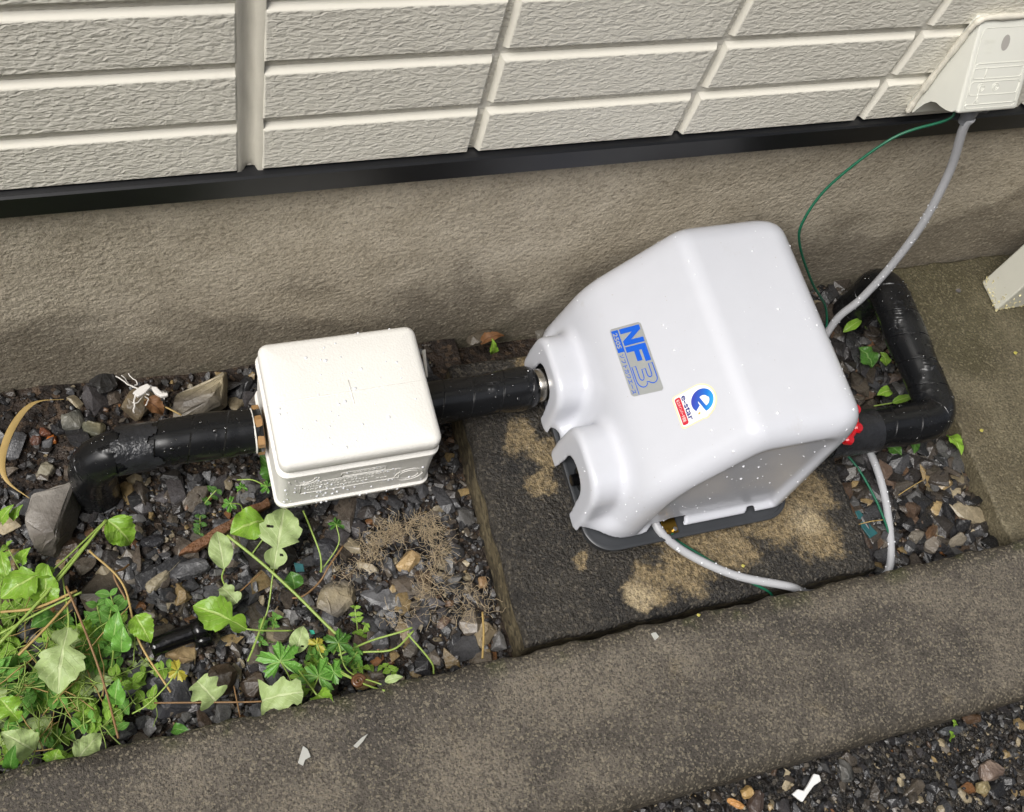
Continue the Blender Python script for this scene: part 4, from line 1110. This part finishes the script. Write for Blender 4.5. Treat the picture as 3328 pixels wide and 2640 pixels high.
leaf(3080, 1420, 3125, 1480, 60, 'tooth', 'leaf_bright', 'bright leaf poking out below the pipe elbow by the slab', .01, .03, fold=.4)
leaf(2880, 1450, 2930, 1480, 56, 'oval', 'leaf_dark', 'dark leaf under the right pipe beside the cables', .0, .01)
leaf(2965, 1430, 2970, 1475, 44, 'oval', 'leaf_dark', 'narrow dark leaf under the elbow', .0, .01)
leaf(2740, 1080, 2800, 1040, 40, 'oval', 'leaf_bright', 'pale green leaf on top of the back pipe', .03, .04)
leaf(3085, 2405, 3085, 2375, 30, 'oval', 'leaf_bright', 'small bright sprout leaf in the lane gravel', .0, .02)
leaf(3100, 2370, 3090, 2335, 22, 'oval', 'leaf_bright', 'tiny sprout leaf above another in the lane gravel', .0, .02)
leaf(110, 2440, 5, 2380, 88, 'tooth', 'leaf_pale', 'pale leaf at the left edge just above the kerb', .05, .07)
leaf(60, 2340, 0, 2270, 80, 'lobe', 'leaf_bright', 'bright leaf cut by the left picture edge', .05, .06)
leaf(40, 2500, 50, 2420, 44, 'oval', 'leaf_dark', 'upright dark pointed leaf over the kerb edge', .05, .09)
leaf(250, 2470, 330, 2385, 74, 'tooth', 'leaf_pale', 'grey-green drooping leaf at the kerb edge', .06, .05)
leaf(170, 2500, 190, 2435, 70, 'lobe', 'leaf_bright', 'jagged bright leaf just inside the kerb', .05, .06)
leaf(440, 2000, 490, 2090, 76, 'tooth', 'leaf_bright', 'bright toothed leaf at the right of the weed clump', .06, .05)
leaf(370, 2090, 385, 1985, 62, 'oval', 'leaf_fresh', 'smooth round-tipped leaf rising from the clump', .04, .07, [(365, 2150, .02), (350, 2220, .005)])
leaf(395, 2120, 400, 2035, 60, 'oval', 'leaf_fresh', 'second smooth leaf in the clump, with a chewed hole', .04, .065, holes=.05)
leaf(375, 2290, 385, 2205, 58, 'oval', 'leaf_fresh', 'smooth oval leaf low in the weed clump', .03, .06)
leaf(180, 2000, 100, 2040, 58, 'oval', 'leaf_dark', 'rounded green leaf behind the big pale leaf', .03, .04)
leaf(300, 2060, 250, 2030, 60, 'lobe', 'leaf_bright', 'bright lobed leaf right of the big pale leaf', .03, .05)
leaf(560, 2370, 620, 2380, 34, 'oval', 'leaf_dark', 'dark green leaf flat against the kerb side', .07, .09)
leaf(1030, 2260, 1090, 2310, 60, 'tooth', 'leaf_bright', 'yellow-green leaf touching the kerb', .07, .10, [(950, 2150, .03)])
leaf(1250, 2215, 1310, 2200, 26, 'oval', 'leaf_pale', 'tiny pale leaf on a hooked stem at the kerb', .09, .10)
leaf(5, 1700, 45, 1640, 44, 'tooth', 'leaf_bright', 'small green leaf at the left edge above the slate rock', .02, .05)
leaf(40, 1690, 75, 1640, 30, 'tooth', 'leaf_bright', 'narrow sprout at the left edge beside the soil', .02, .04)
leaf(70, 1830, 100, 1780, 46, 'tooth', 'leaf_bright', 'small leaf below the left end of the slate rock', .02, .05)
leaf(0, 1790, 30, 1900, 40, 'oval', 'leaf_bright', 'long blade-like leaf at the left border', .05, .04)

def palmate(u, v, rpx, mat, label, z=.03, rot=0, lobes=6, span=300, stalk=None, tilt=(0, 0)):
    c = gp(u, v, z); r0 = rpx / 2250.0; t = empty('palm_leaf', c, label, 'leaf'); V = [c]; F = []; UV = [(0, .5)]
    pat = (.36, .70, .66, .93, .84, 1.0, .86, .95, .64, .72); n = lobes * 10
    for i in range(n + 1):
        ang = R(rot - span / 2 + span * i / n) + .05 * math.sin(i * 1.7)
        r = r0 * pat[i % 10] * (1 + .12 * math.sin(i * .37 + u))
        dx, dy = math.cos(ang) * r, math.sin(ang) * r
        V.append(c + Vector((dx, dy, tilt[0] * dx + tilt[1] * dy - .25 * r * r / r0 + .0025 * math.sin(i * 1.1)))); UV.append((r / r0, .5 + .05 * (i % 10)))
    for i in range(n): F.append((0, 1 + i, 2 + i))
    pyd('blade', V, F, M[mat], t, False, UV)
    if stalk:
        tube('stalk', catmull([c] + [gp(a, b, q) for a, b, q in stalk], 6), .0011, M['stem'], t, 6)
palmate(912, 2150, 74, 'leaf_fresh', 'largest deeply cut green leaf near the kerb', .05, 90, 5, stalk=[(940, 2200, .03), (980, 2290, .02)])
palmate(1035, 2200, 62, 'leaf_fresh', 'cut green leaf right of the largest one', .05, 60, 5, stalk=[(1010, 2260, .03)])
palmate(1085, 2185, 40, 'leaf_fresh', 'small cut green leaf right of the other two', .05, 20, 4)
palmate(1100, 2090, 52, 'leaf_dark', 'dark cut leaf above the kerb weeds', .04, 80, 5, stalk=[(1130, 2180, .04), (1240, 2225, .08)])
palmate(1030, 2095, 30, 'leaf_yellow', 'yellow and red cut leaf beside the green ones', .045, 40, 3, stalk=[(1060, 2150, .04), (1180, 2225, .06)])
palmate(578, 2180, 36, 'leaf_yellow', 'yellow three-part leaf on the black slate', .05, 200, 3, stalk=[(540, 2230, .045), (480, 2290, .04), (430, 2320, .03)])
palmate(748, 1637, 30, 'leaf_fresh', 'small cut leaf left of the foam box foot', .03, 190, 5, stalk=[(780, 1640, .02), (790, 1665, .005)])
palmate(785, 1585, 20, 'leaf_fresh', 'tiny cut leaf beside the foam box', .03, 90, 5)
palmate(868, 1582, 26, 'leaf_fresh', 'cut leaf peeping out behind the foam box corner', .04, 150, 5, stalk=[(820, 1560, .03), (770, 1560, .02)])
palmate(1093, 1705, 28, 'leaf_dark', 'small grey-green cut leaf below the foam box front', .03, 90, 5, stalk=[(1100, 1770, .02), (1040, 1860, .008)])

# long stems and straws lying about
def stemline(pts, r, mat, label, name='plant_stem', cat='stem'):
    o = tube(name, catmull([gp(u, v, z) for u, v, z in pts], 8), r, M[mat], None, 6); return tag(o, label, cat)
stemline([(738, 1740, .045), (850, 1830, .045), (960, 1930, .04), (1060, 2030, .035), (1150, 2115, .03)], .0022, 'stem', 'long olive stem lying diagonally across the gravel bed')
stemline([(985, 1660, .03), (1010, 1720, .03), (1040, 1800, .025), (1045, 1860, .012)], .0014, 'stem', 'thin yellow stem hanging below the foam box')
stemline([(1115, 1775, .02), (1070, 1840, .018), (1040, 1890, .01), (990, 1935, .006), (950, 1945, .003)], .0016, 'stem_brown', 'reddish branching stem below the foam box')
stemline([(860, 2005, .02), (830, 2090, .02), (805, 2150, .02)], .0015, 'stem', 'pale straw below the holed leaf')
stemline([(850, 1860, .03), (760, 1940, .03), (700, 1985, .02)], .0011, 'stem_brown', 'thin brown stalk crossing the olive stem')
stemline([(290, 1790, .05), (400, 1900, .05), (450, 2080, .045), (555, 2250, .04)], .0016, 'straw', 'long dry straw leaning over the broad flat rock')
stemline([(215, 1905, .06), (280, 2060, .055), (340, 2230, .05), (385, 2400, .06)], .0017, 'stem_brown', 'purplish dead stem across the big pale leaf')
stemline([(0, 1990, .04), (120, 1975, .045), (250, 1920, .05)], .002, 'straw', 'pale straw at the left border')
stemline([(0, 2060, .045), (140, 1985, .05), (265, 1925, .055)], .0016, 'stem', 'yellow-green straw above another at the left border')
stemline([(60, 2130, .05), (150, 2040, .055), (240, 1940, .05)], .0018, 'straw', 'pale straw rising behind the big pale leaf')
stemline([(410, 1950, .03), (370, 1870, .04), (400, 1850, .03), (420, 1835, .02)], .0016, 'stem_brown', 'pulled-up rootlet on the broad flat rock', 'rootlet', 'root')
stemline([(345, 1690, .045), (290, 1760, .05), (210, 1860, .05), (100, 1985, .05), (0, 2090, .05)], .0022, 'stem', 'long green stem running from the pipe bend to the left edge')
stemline([(1568, 1990, .03), (1572, 2060, .04), (1568, 2140, .05)], .0018, 'straw', 'upright orange straw in the corner by pad and kerb')
stemline([(1085, 2180, .04), (1200, 2230, .07), (1250, 2245, .10)], .0013, 'stem', 'yellow stem reaching over the kerb edge')
stemline([(1340, 2040, .03), (1300, 2055, .03), (1200, 2085, .02), (1100, 2130, .02)], .0016, 'stem', 'green pulled stem left of the root tangles')
stemline([(1345, 2050, .03), (1280, 2110, .03), (1180, 2120, .02)], .0015, 'stem', 'second green pulled stem left of the root tangles')
stemline([(1325, 2060, .03), (1400, 2150, .04), (1410, 2190, .05)], .0014, 'stem', 'green stem bending towards the kerb')
stemline([(760, 2230, .05), (780, 2330, .06), (782, 2350, .06)], .001, 'stem_brown', 'fine dark twig between brown stones')
stemline([(2790, 1705, .005), (2830, 1695, .012), (2870, 1690, .01)], .0009, 'straw', 'short yellow straw across the cables')
stemline([(2920, 1610, .006), (2950, 1590, .008), (3000, 1560, .006)], .0008, 'straw', 'fine straw in the right gravel strip')
# curled dry blade at the far left
cv = catmull([gp(205, 1298, .02), gp(110, 1310, .03), gp(45, 1380, .03), gp(8, 1480, .03), (gp(20, 1560, .03)), gp(95, 1620, .02)], 8)
V, F = [], []
for i, q in enumerate(cv):
    w = .0045 * math.sin(math.pi * (.08 + .9 * i / (len(cv) - 1))) + .0006; V += [q + Vector((-w, w * .3, 0)), q + Vector((0, 0, w * .5)), q + Vector((w, -w * .3, 0))]
for i in range(len(cv) - 1):
    for k in (0, 1): F.append((i * 3 + k, i * 3 + k + 1, i * 3 + k + 4, i * 3 + k + 3))
tag(pyd('dry_grass_blade', V, F, M['straw'], None, True), 'curled dry grass blade arching over the soil at left', 'grass blade')

# small leafy weeds of the clump at lower left, copies of one another
def unit_leaf(shape, seed):
    random.seed(seed); V, F, UV = leaf_verts((0, 0, 0), (1, 0, 0), .62, SHAPE[shape], .2, .12, 10, 4, .1)
    me = bpy.data.meshes.new('leaf_blade'); me.from_pydata([tuple(v) for v in V], [], F)
    L = me.uv_layers.new(name='UVMap')
    for lp in me.loops: L.data[lp.index].uv = UV[lp.vertex_index]
    me.polygons.foreach_set('use_smooth', [True] * len(me.polygons)); return me
UL = {}
for mt in ('leaf_fresh', 'leaf_bright', 'leaf_pale', 'leaf_dark'):
    for sh_ in ('oval', 'tooth'):
        me = unit_leaf(sh_, 3); me.materials.append(M[mt]); UL[mt, sh_] = me
rw = random.Random(5)
def weed(u, v, h, nst, mt, label, group, lsize=.022, shape='oval', spread=.05):
    c = gp(u, v, 0); c.z = bed_z(c.x, c.y); t = empty('weed_plant', c, label, 'weed', group); VS, FS = [], []
    for s_ in range(nst):
        a = rw.uniform(0, 2 * math.pi); top = c + Vector((math.cos(a) * spread * rw.uniform(.4, 1), math.sin(a) * spread * rw.uniform(.4, 1), h * rw.uniform(.6, 1)))
        P = catmull([c, c.lerp(top, .5) + Vector((0, 0, h * .15)), top], 5); V, F, _ = tube_data(P, .0010, 5)
        b = len(VS); VS += V; FS += [tuple(i + b for i in f) for f in F]
        for k in (3, 6, 8, 10):
            p = P[min(k, len(P) - 1)]
            for sg in (0, 1):
                if rw.random() < .12: continue
                o = bpy.data.objects.new('leaf_blade', UL[mt, shape]); COL.objects.link(o); o.parent = t
                sc = lsize * rw.uniform(.55, 1.1) * (.8 if k == 10 else 1)
                o.location = p - c; o.scale = (sc, sc, sc); o.rotation_euler = (rw.uniform(-.4, .4), rw.uniform(-.6, .35), a + math.pi / 2 + sg * math.pi + rw.uniform(-.6, .6))
    pyd('stems', VS, FS, M['stem'], t, True)
G1 = 'weeds in the clump at lower left'
WEEDS = ((290, 2010, 'leafy weed beside the broad flat rock, topmost of the clump'), (400, 2050, 'weed next to the smooth round-tipped leaf'), (360, 2180, 'weed in the middle of the clump right of the big pale leaf'),
         (430, 2190, 'rightmost weed of the clump by the black slate'), (300, 2240, 'weed just right of the pale leaf tip'), (240, 2330, 'weed below the tip of the big pale leaf'), (150, 2290, 'weed left below the big pale leaf'),
         (60, 2150, 'weed in the matted grass left of the big pale leaf'), (90, 2240, 'low weed in the grass near the left edge'), (200, 2400, 'weed just above the jagged bright leaf'), (330, 2330, 'weed above the grey-green drooping leaf'),
         (420, 2290, 'weed at the kerb end of the purplish stem'), (30, 2060, 'weed at the left edge below the pale straws'), (150, 2130, 'weed half under the big pale leaf'), (340, 2080, 'weed between the lobed leaf and the smooth leaves'))
for (u, v, lb) in WEEDS:
    weed(u, v, rw.uniform(.035, .06), rw.choice((2, 3, 3)), rw.choice(('leaf_fresh', 'leaf_bright', 'leaf_bright', 'leaf_fresh')), lb, G1, rw.uniform(.016, .026))
for (u, v) in ((20, 2200), (110, 2330), (45, 2340), (260, 2160), (315, 2140), (200, 2250), (450, 2120), (20, 1930), (90, 1900), (250, 2420), (120, 2420), (280, 2090), (60, 2010), (180, 2060), (10, 2290)):
    weed(u, v, rw.uniform(.02, .05), 3, rw.choice(('leaf_fresh', 'leaf_bright', 'leaf_bright', 'leaf_pale')), 'low leafy sprout filling the green clump at lower left', 'sprouts in the lower left clump', rw.uniform(.012, .03), rw.choice(('oval', 'tooth')), .06)
for (u, v, lb) in ((1000, 2130, 'sprout between the cut green leaves'), (1080, 2130, 'sprout right behind the dark cut leaf'), (960, 2210, 'sprout under the largest cut leaf'), (1130, 2170, 'sprout at the kerb right of the cut leaves'), (880, 2060, 'thin sprout above the cut leaves')):
    weed(u, v, .03, 3, rw.choice(('leaf_fresh', 'leaf_bright')), lb, None, .014, 'tooth', .035)
weed(650, 1640, .03, 2, 'leaf_dark', 'small weed in the shade between left pipe and foam box', 'weeds beside the foam box', .015)
weed(1170, 2080, .03, 2, 'leaf_bright', 'thin weed among pulled stems near the kerb', None, .014, 'tooth')
weed(1230, 2150, .03, 2, 'leaf_bright', 'little weed close to the kerb edge below the pulled stems', None, .014, 'tooth')
weed(2845, 1080, .035, 2, 'leaf_bright', 'sprig growing in the gap between pump and right pipe', None, .014)

# matted grass and straw litter under the weeds
def fibres(name, centres, n, length, rad, mat, wig=.5, zup=.01, flat=.25, sides=3, dirs=None):
    V, F = [], []
    for i in range(n):
        c = random.choice(centres); p = Vector((random.gauss(c[0], c[3]), random.gauss(c[1], c[4]), c[2] + abs(random.gauss(0, zup))))
        a = random.uniform(0, 2 * math.pi) if dirs is None else random.gauss(dirs[0], dirs[1]); L = length * random.uniform(.5, 1.3); P = [p.copy()]; steps = 7
        for k in range(steps):
            a += random.gauss(0, wig); p = p + Vector((math.cos(a), math.sin(a), random.gauss(0, flat))) * (L / steps)
            p.z = max(p.z, c[2] - .012); P.append(p.copy())
        v, f, _ = tube_data(catmull(P, 2), rad * random.uniform(.6, 1.2), sides, None, False); b = len(V); V += v; F += [tuple(x + b for x in q) for q in f]
    return V, F
random.seed(21)
cs = [(*gp(u, v, .01), .035, .035) for u, v in ((60, 2150), (130, 2230), (60, 2300), (180, 2180), (230, 2280), (100, 2080), (30, 2400), (300, 2300))]
V, F = fibres('grass', cs, 150, .05, .0010, None, .18, .018, .12)
tag(pyd('grass_litter', V, F, M['stem'], None, True), 'matted yellow-green grass under the weeds at lower left', 'grass', kind='stuff')
V, F = fibres('straw', cs, 32, .07, .0011, None, .12, .022, .1)
tag(pyd('straw_litter', V, F, M['straw'], None, True), 'dry straw litter mixed into the weeds at lower left', 'straw', kind='stuff')

# dried root tangles
def tangle(label, centres, n, length, rad=.00032, wig=.55, zup=.010):
    V, F = fibres('root', [(*gp(u, v, .012), sx, sy) for u, v, sx, sy in centres], n, length, rad, None, wig, zup, .25)
    tag(pyd('root_tangle', V, F, M['root'], None, True), label, 'roots')
tangle('large matted tangle of dried roots below the foam box', [(1290, 1725, .014, .007), (1335, 1705, .016, .006), (1240, 1755, .012, .008), (1400, 1725, .009, .010), (1205, 1790, .007, .010)], 380, .024, wig=.55, zup=.006)
tangle('hanging tuft of dried roots right of the ochre stone', [(1425, 1800, .005, .010), (1405, 1860, .006, .012), (1395, 1920, .007, .008)], 130, .032, wig=.4, zup=.006)
tangle('stringy root tangle in the corner beside the pad', [(1525, 1930, .009, .006), (1560, 1960, .006, .010), (1505, 1990, .010, .004)], 60, .034)
tangle('small dark root ball below the foam box', [(1105, 1865, .007, .005), (1160, 1850, .008, .005)], 40, .022)
tangle('sparse roots of the pulled weeds', [(1380, 2000, .014, .005), (1300, 2010, .012, .005)], 28, .028)

# ================================================================== ODDS AND ENDS
def chunk(name, pts, thick, mat, label, cat, z, jit=.0, bend=None):
    """flat scrap with real thickness; pts in photo pixels on level z"""
    P = [gp(u, v, z) for u, v in pts]; c = sum(P, Vector()) / len(P)
    def dz(q): return 0 if bend is None else bend * ((q - c).length / .03) ** 2
    n = len(P); V = [q + Vector((0, 0, dz(q))) for q in P] + [q + Vector((0, 0, dz(q) + thick)) for q in P]
    F = [tuple(reversed(range(n))), tuple(range(n, 2 * n))] + [(i, (i + 1) % n, n + (i + 1) % n, n + i) for i in range(n)]
    o = pyd(name, V, F, mat, None)
    bm = bmesh.new(); bm.from_mesh(o.data); bmesh.ops.recalc_face_normals(bm, faces=bm.faces)
    bmesh.ops.bevel(bm, geom=list(bm.edges), offset=min(thick * .3, .0015), segments=2, profile=.5, affect='EDGES'); bm.to_mesh(o.data); bm.free()
    return tag(o, label, cat)
M['wplastic'] = plain('white_plastic', (232, 232, 230), .4, var=.03)
M['teal'] = plain('teal_plastic', (40, 92, 96), .4, var=.2)
M['mint'] = plain('mint_plastic', (70, 196, 170), .4)
M['wood'] = plain('weathered_wood', (104, 70, 44), .6, var=.6, bump=(120, 1.0, .006))
M['paper'] = plain('wet_paper', (222, 218, 212), .7, var=.08)
M['dropping'] = plain('white_smear', (172, 172, 166), .6, var=.15)
M['petal'] = plain('yellow_petal', (176, 168, 84), .5)
chunk('plastic_scrap', [(2570, 2582), (2588, 2566), (2608, 2572), (2622, 2550), (2640, 2516), (2658, 2520), (2664, 2540), (2640, 2556), (2618, 2586), (2604, 2608), (2592, 2600)], .006, M['wplastic'], 'white broken plastic strip on the gravel outside the kerb', 'scrap', .012)
chunk('wood_splinter', [(580, 1812), (590, 1796), (628, 1768), (660, 1752), (700, 1722), (745, 1700), (800, 1655), (850, 1640), (870, 1625), (880, 1650), (838, 1672), (822, 1690), (768, 1714), (720, 1750), (690, 1768), (640, 1798), (612, 1800)], .012, M['wood'], 'split brown wood stake lying below the left pipe', 'wood', .005)
# black plastic pipe fitting
bf = empty('plastic_fitting', gp(620, 2070, .01), 'small black plastic pipe fitting lying among the stones', 'fitting')
tube('fitting_tube', densify([gp(492, 2108, .02), gp(560, 2080, .022), gp(640, 2052, .024)], .006), .0135, M['black_plug'], bf, 18)
tube('fitting_collar', [gp(628, 2056, .024), gp(672, 2040, .026)], .018, M['black_plug'], bf, 18)
tube('fitting_branch', [gp(660, 2060, .024), gp(665, 2100, .018)], .014, M['black_plug'], bf, 16)
chunk('teal_scrap', [(2775, 1665), (2790, 1660), (2830, 1715), (2850, 1735), (2825, 1752), (2800, 1720)], .004, M['teal'], 'dark teal plastic shard beside the pad', 'scrap', .0)
chunk('mint_scrap', [(1004, 2048), (1020, 2050), (1024, 2062), (1010, 2064)], .003, M['mint'], 'tiny mint green plastic chip in the gravel', 'scrap', .02)
chunk('teal_scrap', [(955, 1830), (985, 1835), (990, 1860), (962, 1862)], .003, M['teal'], 'dark teal scrap under the small dark leaf', 'scrap', .01)
# white scraps on the rough stone
random.seed(4)
V, F = fibres('paper', [(*gp(455, 1275, .045), .012, .008), (*gp(500, 1280, .04), .010, .007)], 9, .03, .0012, None, .5, .004, .3, 5)
tag(pyd('paper_scrap', V, F, M['paper'], None, True), 'white shredded paper stuck on the stone by the foundation', 'scrap')
chunk('paper_scrap', [(432, 1282), (455, 1262), (480, 1252), (492, 1262), (470, 1285), (448, 1296)], .006, M['paper'], 'crumpled white paper lump beside the shreds', 'scrap', .05, bend=.004)
chunk('paper_scrap', [(488, 1262), (510, 1264), (528, 1282), (545, 1282), (548, 1292), (525, 1296), (505, 1286)], .007, M['paper'], 'longer white paper lump right of the shreds', 'scrap', .045, bend=.004)
leaf(470, 1300, 530, 1350, 60, 'tooth', 'leaf_dead', 'dark brown curled leaf under the white shreds', .035, .02, [(530, 1320, .03), (590, 1350, .03)], fold=.5, bend=.3, smat='straw')
chunk('foam_tab', [(1370, 1142), (1382, 1138), (1390, 1230), (1384, 1228)], .004, M['eps'], 'thin pale tab sticking out behind the foam box', 'scrap', .12)
for pts, lb in (([(968, 2480), (985, 2425), (1000, 2435), (1010, 2460), (992, 2470), (985, 2490)], 'white smear on the kerb top'), ([(1148, 2425), (1175, 2398), (1196, 2385), (1180, 2410), (1160, 2432)], 'long thin white smear on the kerb top'),
                ([(2115, 2060), (2130, 2055), (2142, 2070), (2128, 2082)], 'small white scrap near the inner kerb edge')):
    chunk('white_smear', pts, .0012, M['dropping'], lb, 'smear', KERB_Z + .0018)
for (u, v, zz), lb in (((2415, 1840, PAD_Z), 'yellow flower bit on the concrete pad front'), ((3060, 1220 + 66, SLAB_Z), 'yellow petal on the slab beside the elbow'), ((3190, 1400, SLAB_Z), 'yellow petal on the slab edge'), ((2270, 2000, KERB_Z), 'tan crumb on the kerb inner edge'), ((3300, 1148, SLAB_Z), 'yellow petal on the slab towards the post')):
    chunk('petal', [(u - 7, v - 2), (u - 3, v - 6), (u + 2, v - 3), (u + 7, v - 2), (u + 4, v + 2), (u + 2, v + 6), (u - 4, v + 3)], .0015, M['petal'], lb, 'petal', zz + .0025)
# snail shell
sn = gp(1165, 2215, .06); P = []
for i in range(46):
    a = i * .32; r = .0085 * (1 - i / 50); P.append(sn + Vector((math.cos(a) * r, math.sin(a) * r, .006 * i / 46)))
tag(tube('snail_shell', P, lambda s, t: .0042 * (1 - .8 * t), plain('shell_brown', (92, 62, 40), .25, var=.3), None, 8), 'brown snail shell at the kerb under the cut leaves', 'shell')
rock(3115, 945, .011, .8, .7, 0, (104, 100, 100), 'small grey pebble on the slab near the post', z=SLAB_Z + .001, seed=51)

# ================================================================== RAIN DROPS
def mat_drop():
    m, nt, b = new_mat('water_drop'); N = NT(nt); out = nt.nodes['Material Output']
    fr = N.n('Fresnel'); fr.inputs['IOR'].default_value = 1.6; tr = N.n('BsdfTransparent'); tr.inputs[0].default_value = (.93, .94, .95, 1)
    gl = N.n('BsdfGlossy'); gl.inputs['Roughness'].default_value = .04; mx = N.n('MixShader')
    N.l(N.noise(N.coord(), 20, 1), N.n('Math').inputs[0]); N.l(N.math('ADD', fr.outputs[0], .06), mx.inputs[0]); N.l(tr.outputs[0], mx.inputs[1]); N.l(gl.outputs[0], mx.inputs[2]); N.l(mx.outputs[0], out.inputs['Surface']); return m
M['drop'] = mat_drop()
M['bead'] = plain('rain_bead', (228, 230, 234), .04, coat=.5)
def drops(name, P, Nn, Rr_, parent, mat='drop'):
    """low domes standing on a surface"""
    n = len(P); Nn = Nn / np.linalg.norm(Nn, axis=1)[:, None]
    up = np.where(np.abs(Nn[:, 2:3]) < .9, np.array([[0, 0, 1.0]]), np.array([[0, 1.0, 0]])); T = np.cross(up, Nn); T /= np.linalg.norm(T, axis=1)[:, None]; B = np.cross(Nn, T)
    rings = [(1.0, -.05), (.86, .42), (.48, .70)]; k = 8; loc = []
    for r, h in rings:
        for i in range(k): a = 2 * np.pi * i / k; loc.append((r * np.cos(a), r * np.sin(a), h))
    loc.append((0, 0, .80)); loc = np.array(loc)
    V = P[:, None] + Rr_[:, None, None] * (loc[None, :, 0:1] * T[:, None] + loc[None, :, 1:2] * B[:, None] + loc[None, :, 2:3] * Nn[:, None])
    F = []
    for l in range(2):
        for i in range(k): j = (i + 1) % k; F += [(l * k + i, l * k + j, (l + 1) * k + j), (l * k + i, (l + 1) * k + j, (l + 1) * k + i)]
    for i in range(k): F.append((2 * k + i, 2 * k + (i + 1) % k, 3 * k))
    F = np.array(F)[None] + (np.arange(n) * len(loc))[:, None, None]
    o = tri_mesh(name, V.reshape(-1, 3), F.reshape(-1, 3), M[mat], parent, True); o['kind'] = 'stuff'; return o
def sample(V, F, n, keep):
    V = np.asarray(V, float); F = np.asarray(F); a, b, c = V[F[:, 0]], V[F[:, 1]], V[F[:, 2]]; nr = np.cross(b - a, c - a); ar = np.linalg.norm(nr, axis=1); nr = nr / np.maximum(ar, 1e-12)[:, None]
    w = ar * keep((a + b + c) / 3, nr); idx = rng.choice(len(F), n, p=w / w.sum())
    r = rng.random((n, 2)); fl = r.sum(1) > 1; r[fl] = 1 - r[fl]
    return a[idx] + (b - a)[idx] * r[:, :1] + (c - a)[idx] * r[:, 1:], nr[idx]
cen = np.array([.33, -.235, .2])
def keep_cover(c, n):
    out = ((c - cen) * n).sum(1) > .01
    return out * (.5 + 1.2 * (c[:, 1] < -.36) + .8 * (c[:, 0] > .42)) * (n[:, 2] > -.3)
p_, n_ = sample(CV, CF, 520, keep_cover); drops('water_drops', p_, n_, rng.gamma(1.3, .0005, len(p_)).clip(.0003, .0022), pump, 'bead')
def tri_of(o):
    me = o.data; me.calc_loop_triangles(); V = np.zeros(len(me.vertices) * 3); me.vertices.foreach_get('co', V)
    T = np.zeros(len(me.loop_triangles) * 3, dtype=np.int32); me.loop_triangles.foreach_get('vertices', T); return V.reshape(-1, 3), T.reshape(-1, 3)
V_, T_ = tri_of(lid); p_, n_ = sample(V_, T_, 110, lambda c, n: (n[:, 2] > .5) * 1.0); drops('water_drops', p_, n_, rng.gamma(1.5, .0006, len(p_)).clip(.0004, .0026), fb, 'bead')
V_, T_ = tri_of(body); p_, n_ = sample(V_, T_, 130, lambda c, n: (n[:, 1] < -.7) * (c[:, 2] < .17) * 1.0); drops('water_drops', p_, n_, rng.gamma(2.4, .0005, len(p_)).clip(.0006, .0022), fb, 'bead')
for o, par, cnt in ((pw, ip, 90), (dw, dp, 190), (sp_.children[0], sp_, 70)):
    V_, T_ = tri_of(o); p_, n_ = sample(V_, T_, cnt, lambda c, n: (n[:, 2] > .1) * 1.0); drops('water_drops', p_, n_, rng.gamma(2.2, .0006, cnt).clip(.0006, .0034), par)
V_, T_ = tri_of(cb); p_, n_ = sample(V_, T_, 160, lambda c, n: (n[:, 2] > -.2) * (c[:, 2] < .4) * 1.0); drops('water_drops', p_, n_, rng.gamma(2.2, .0005, 160).clip(.0005, .0018), cb, 'bead')
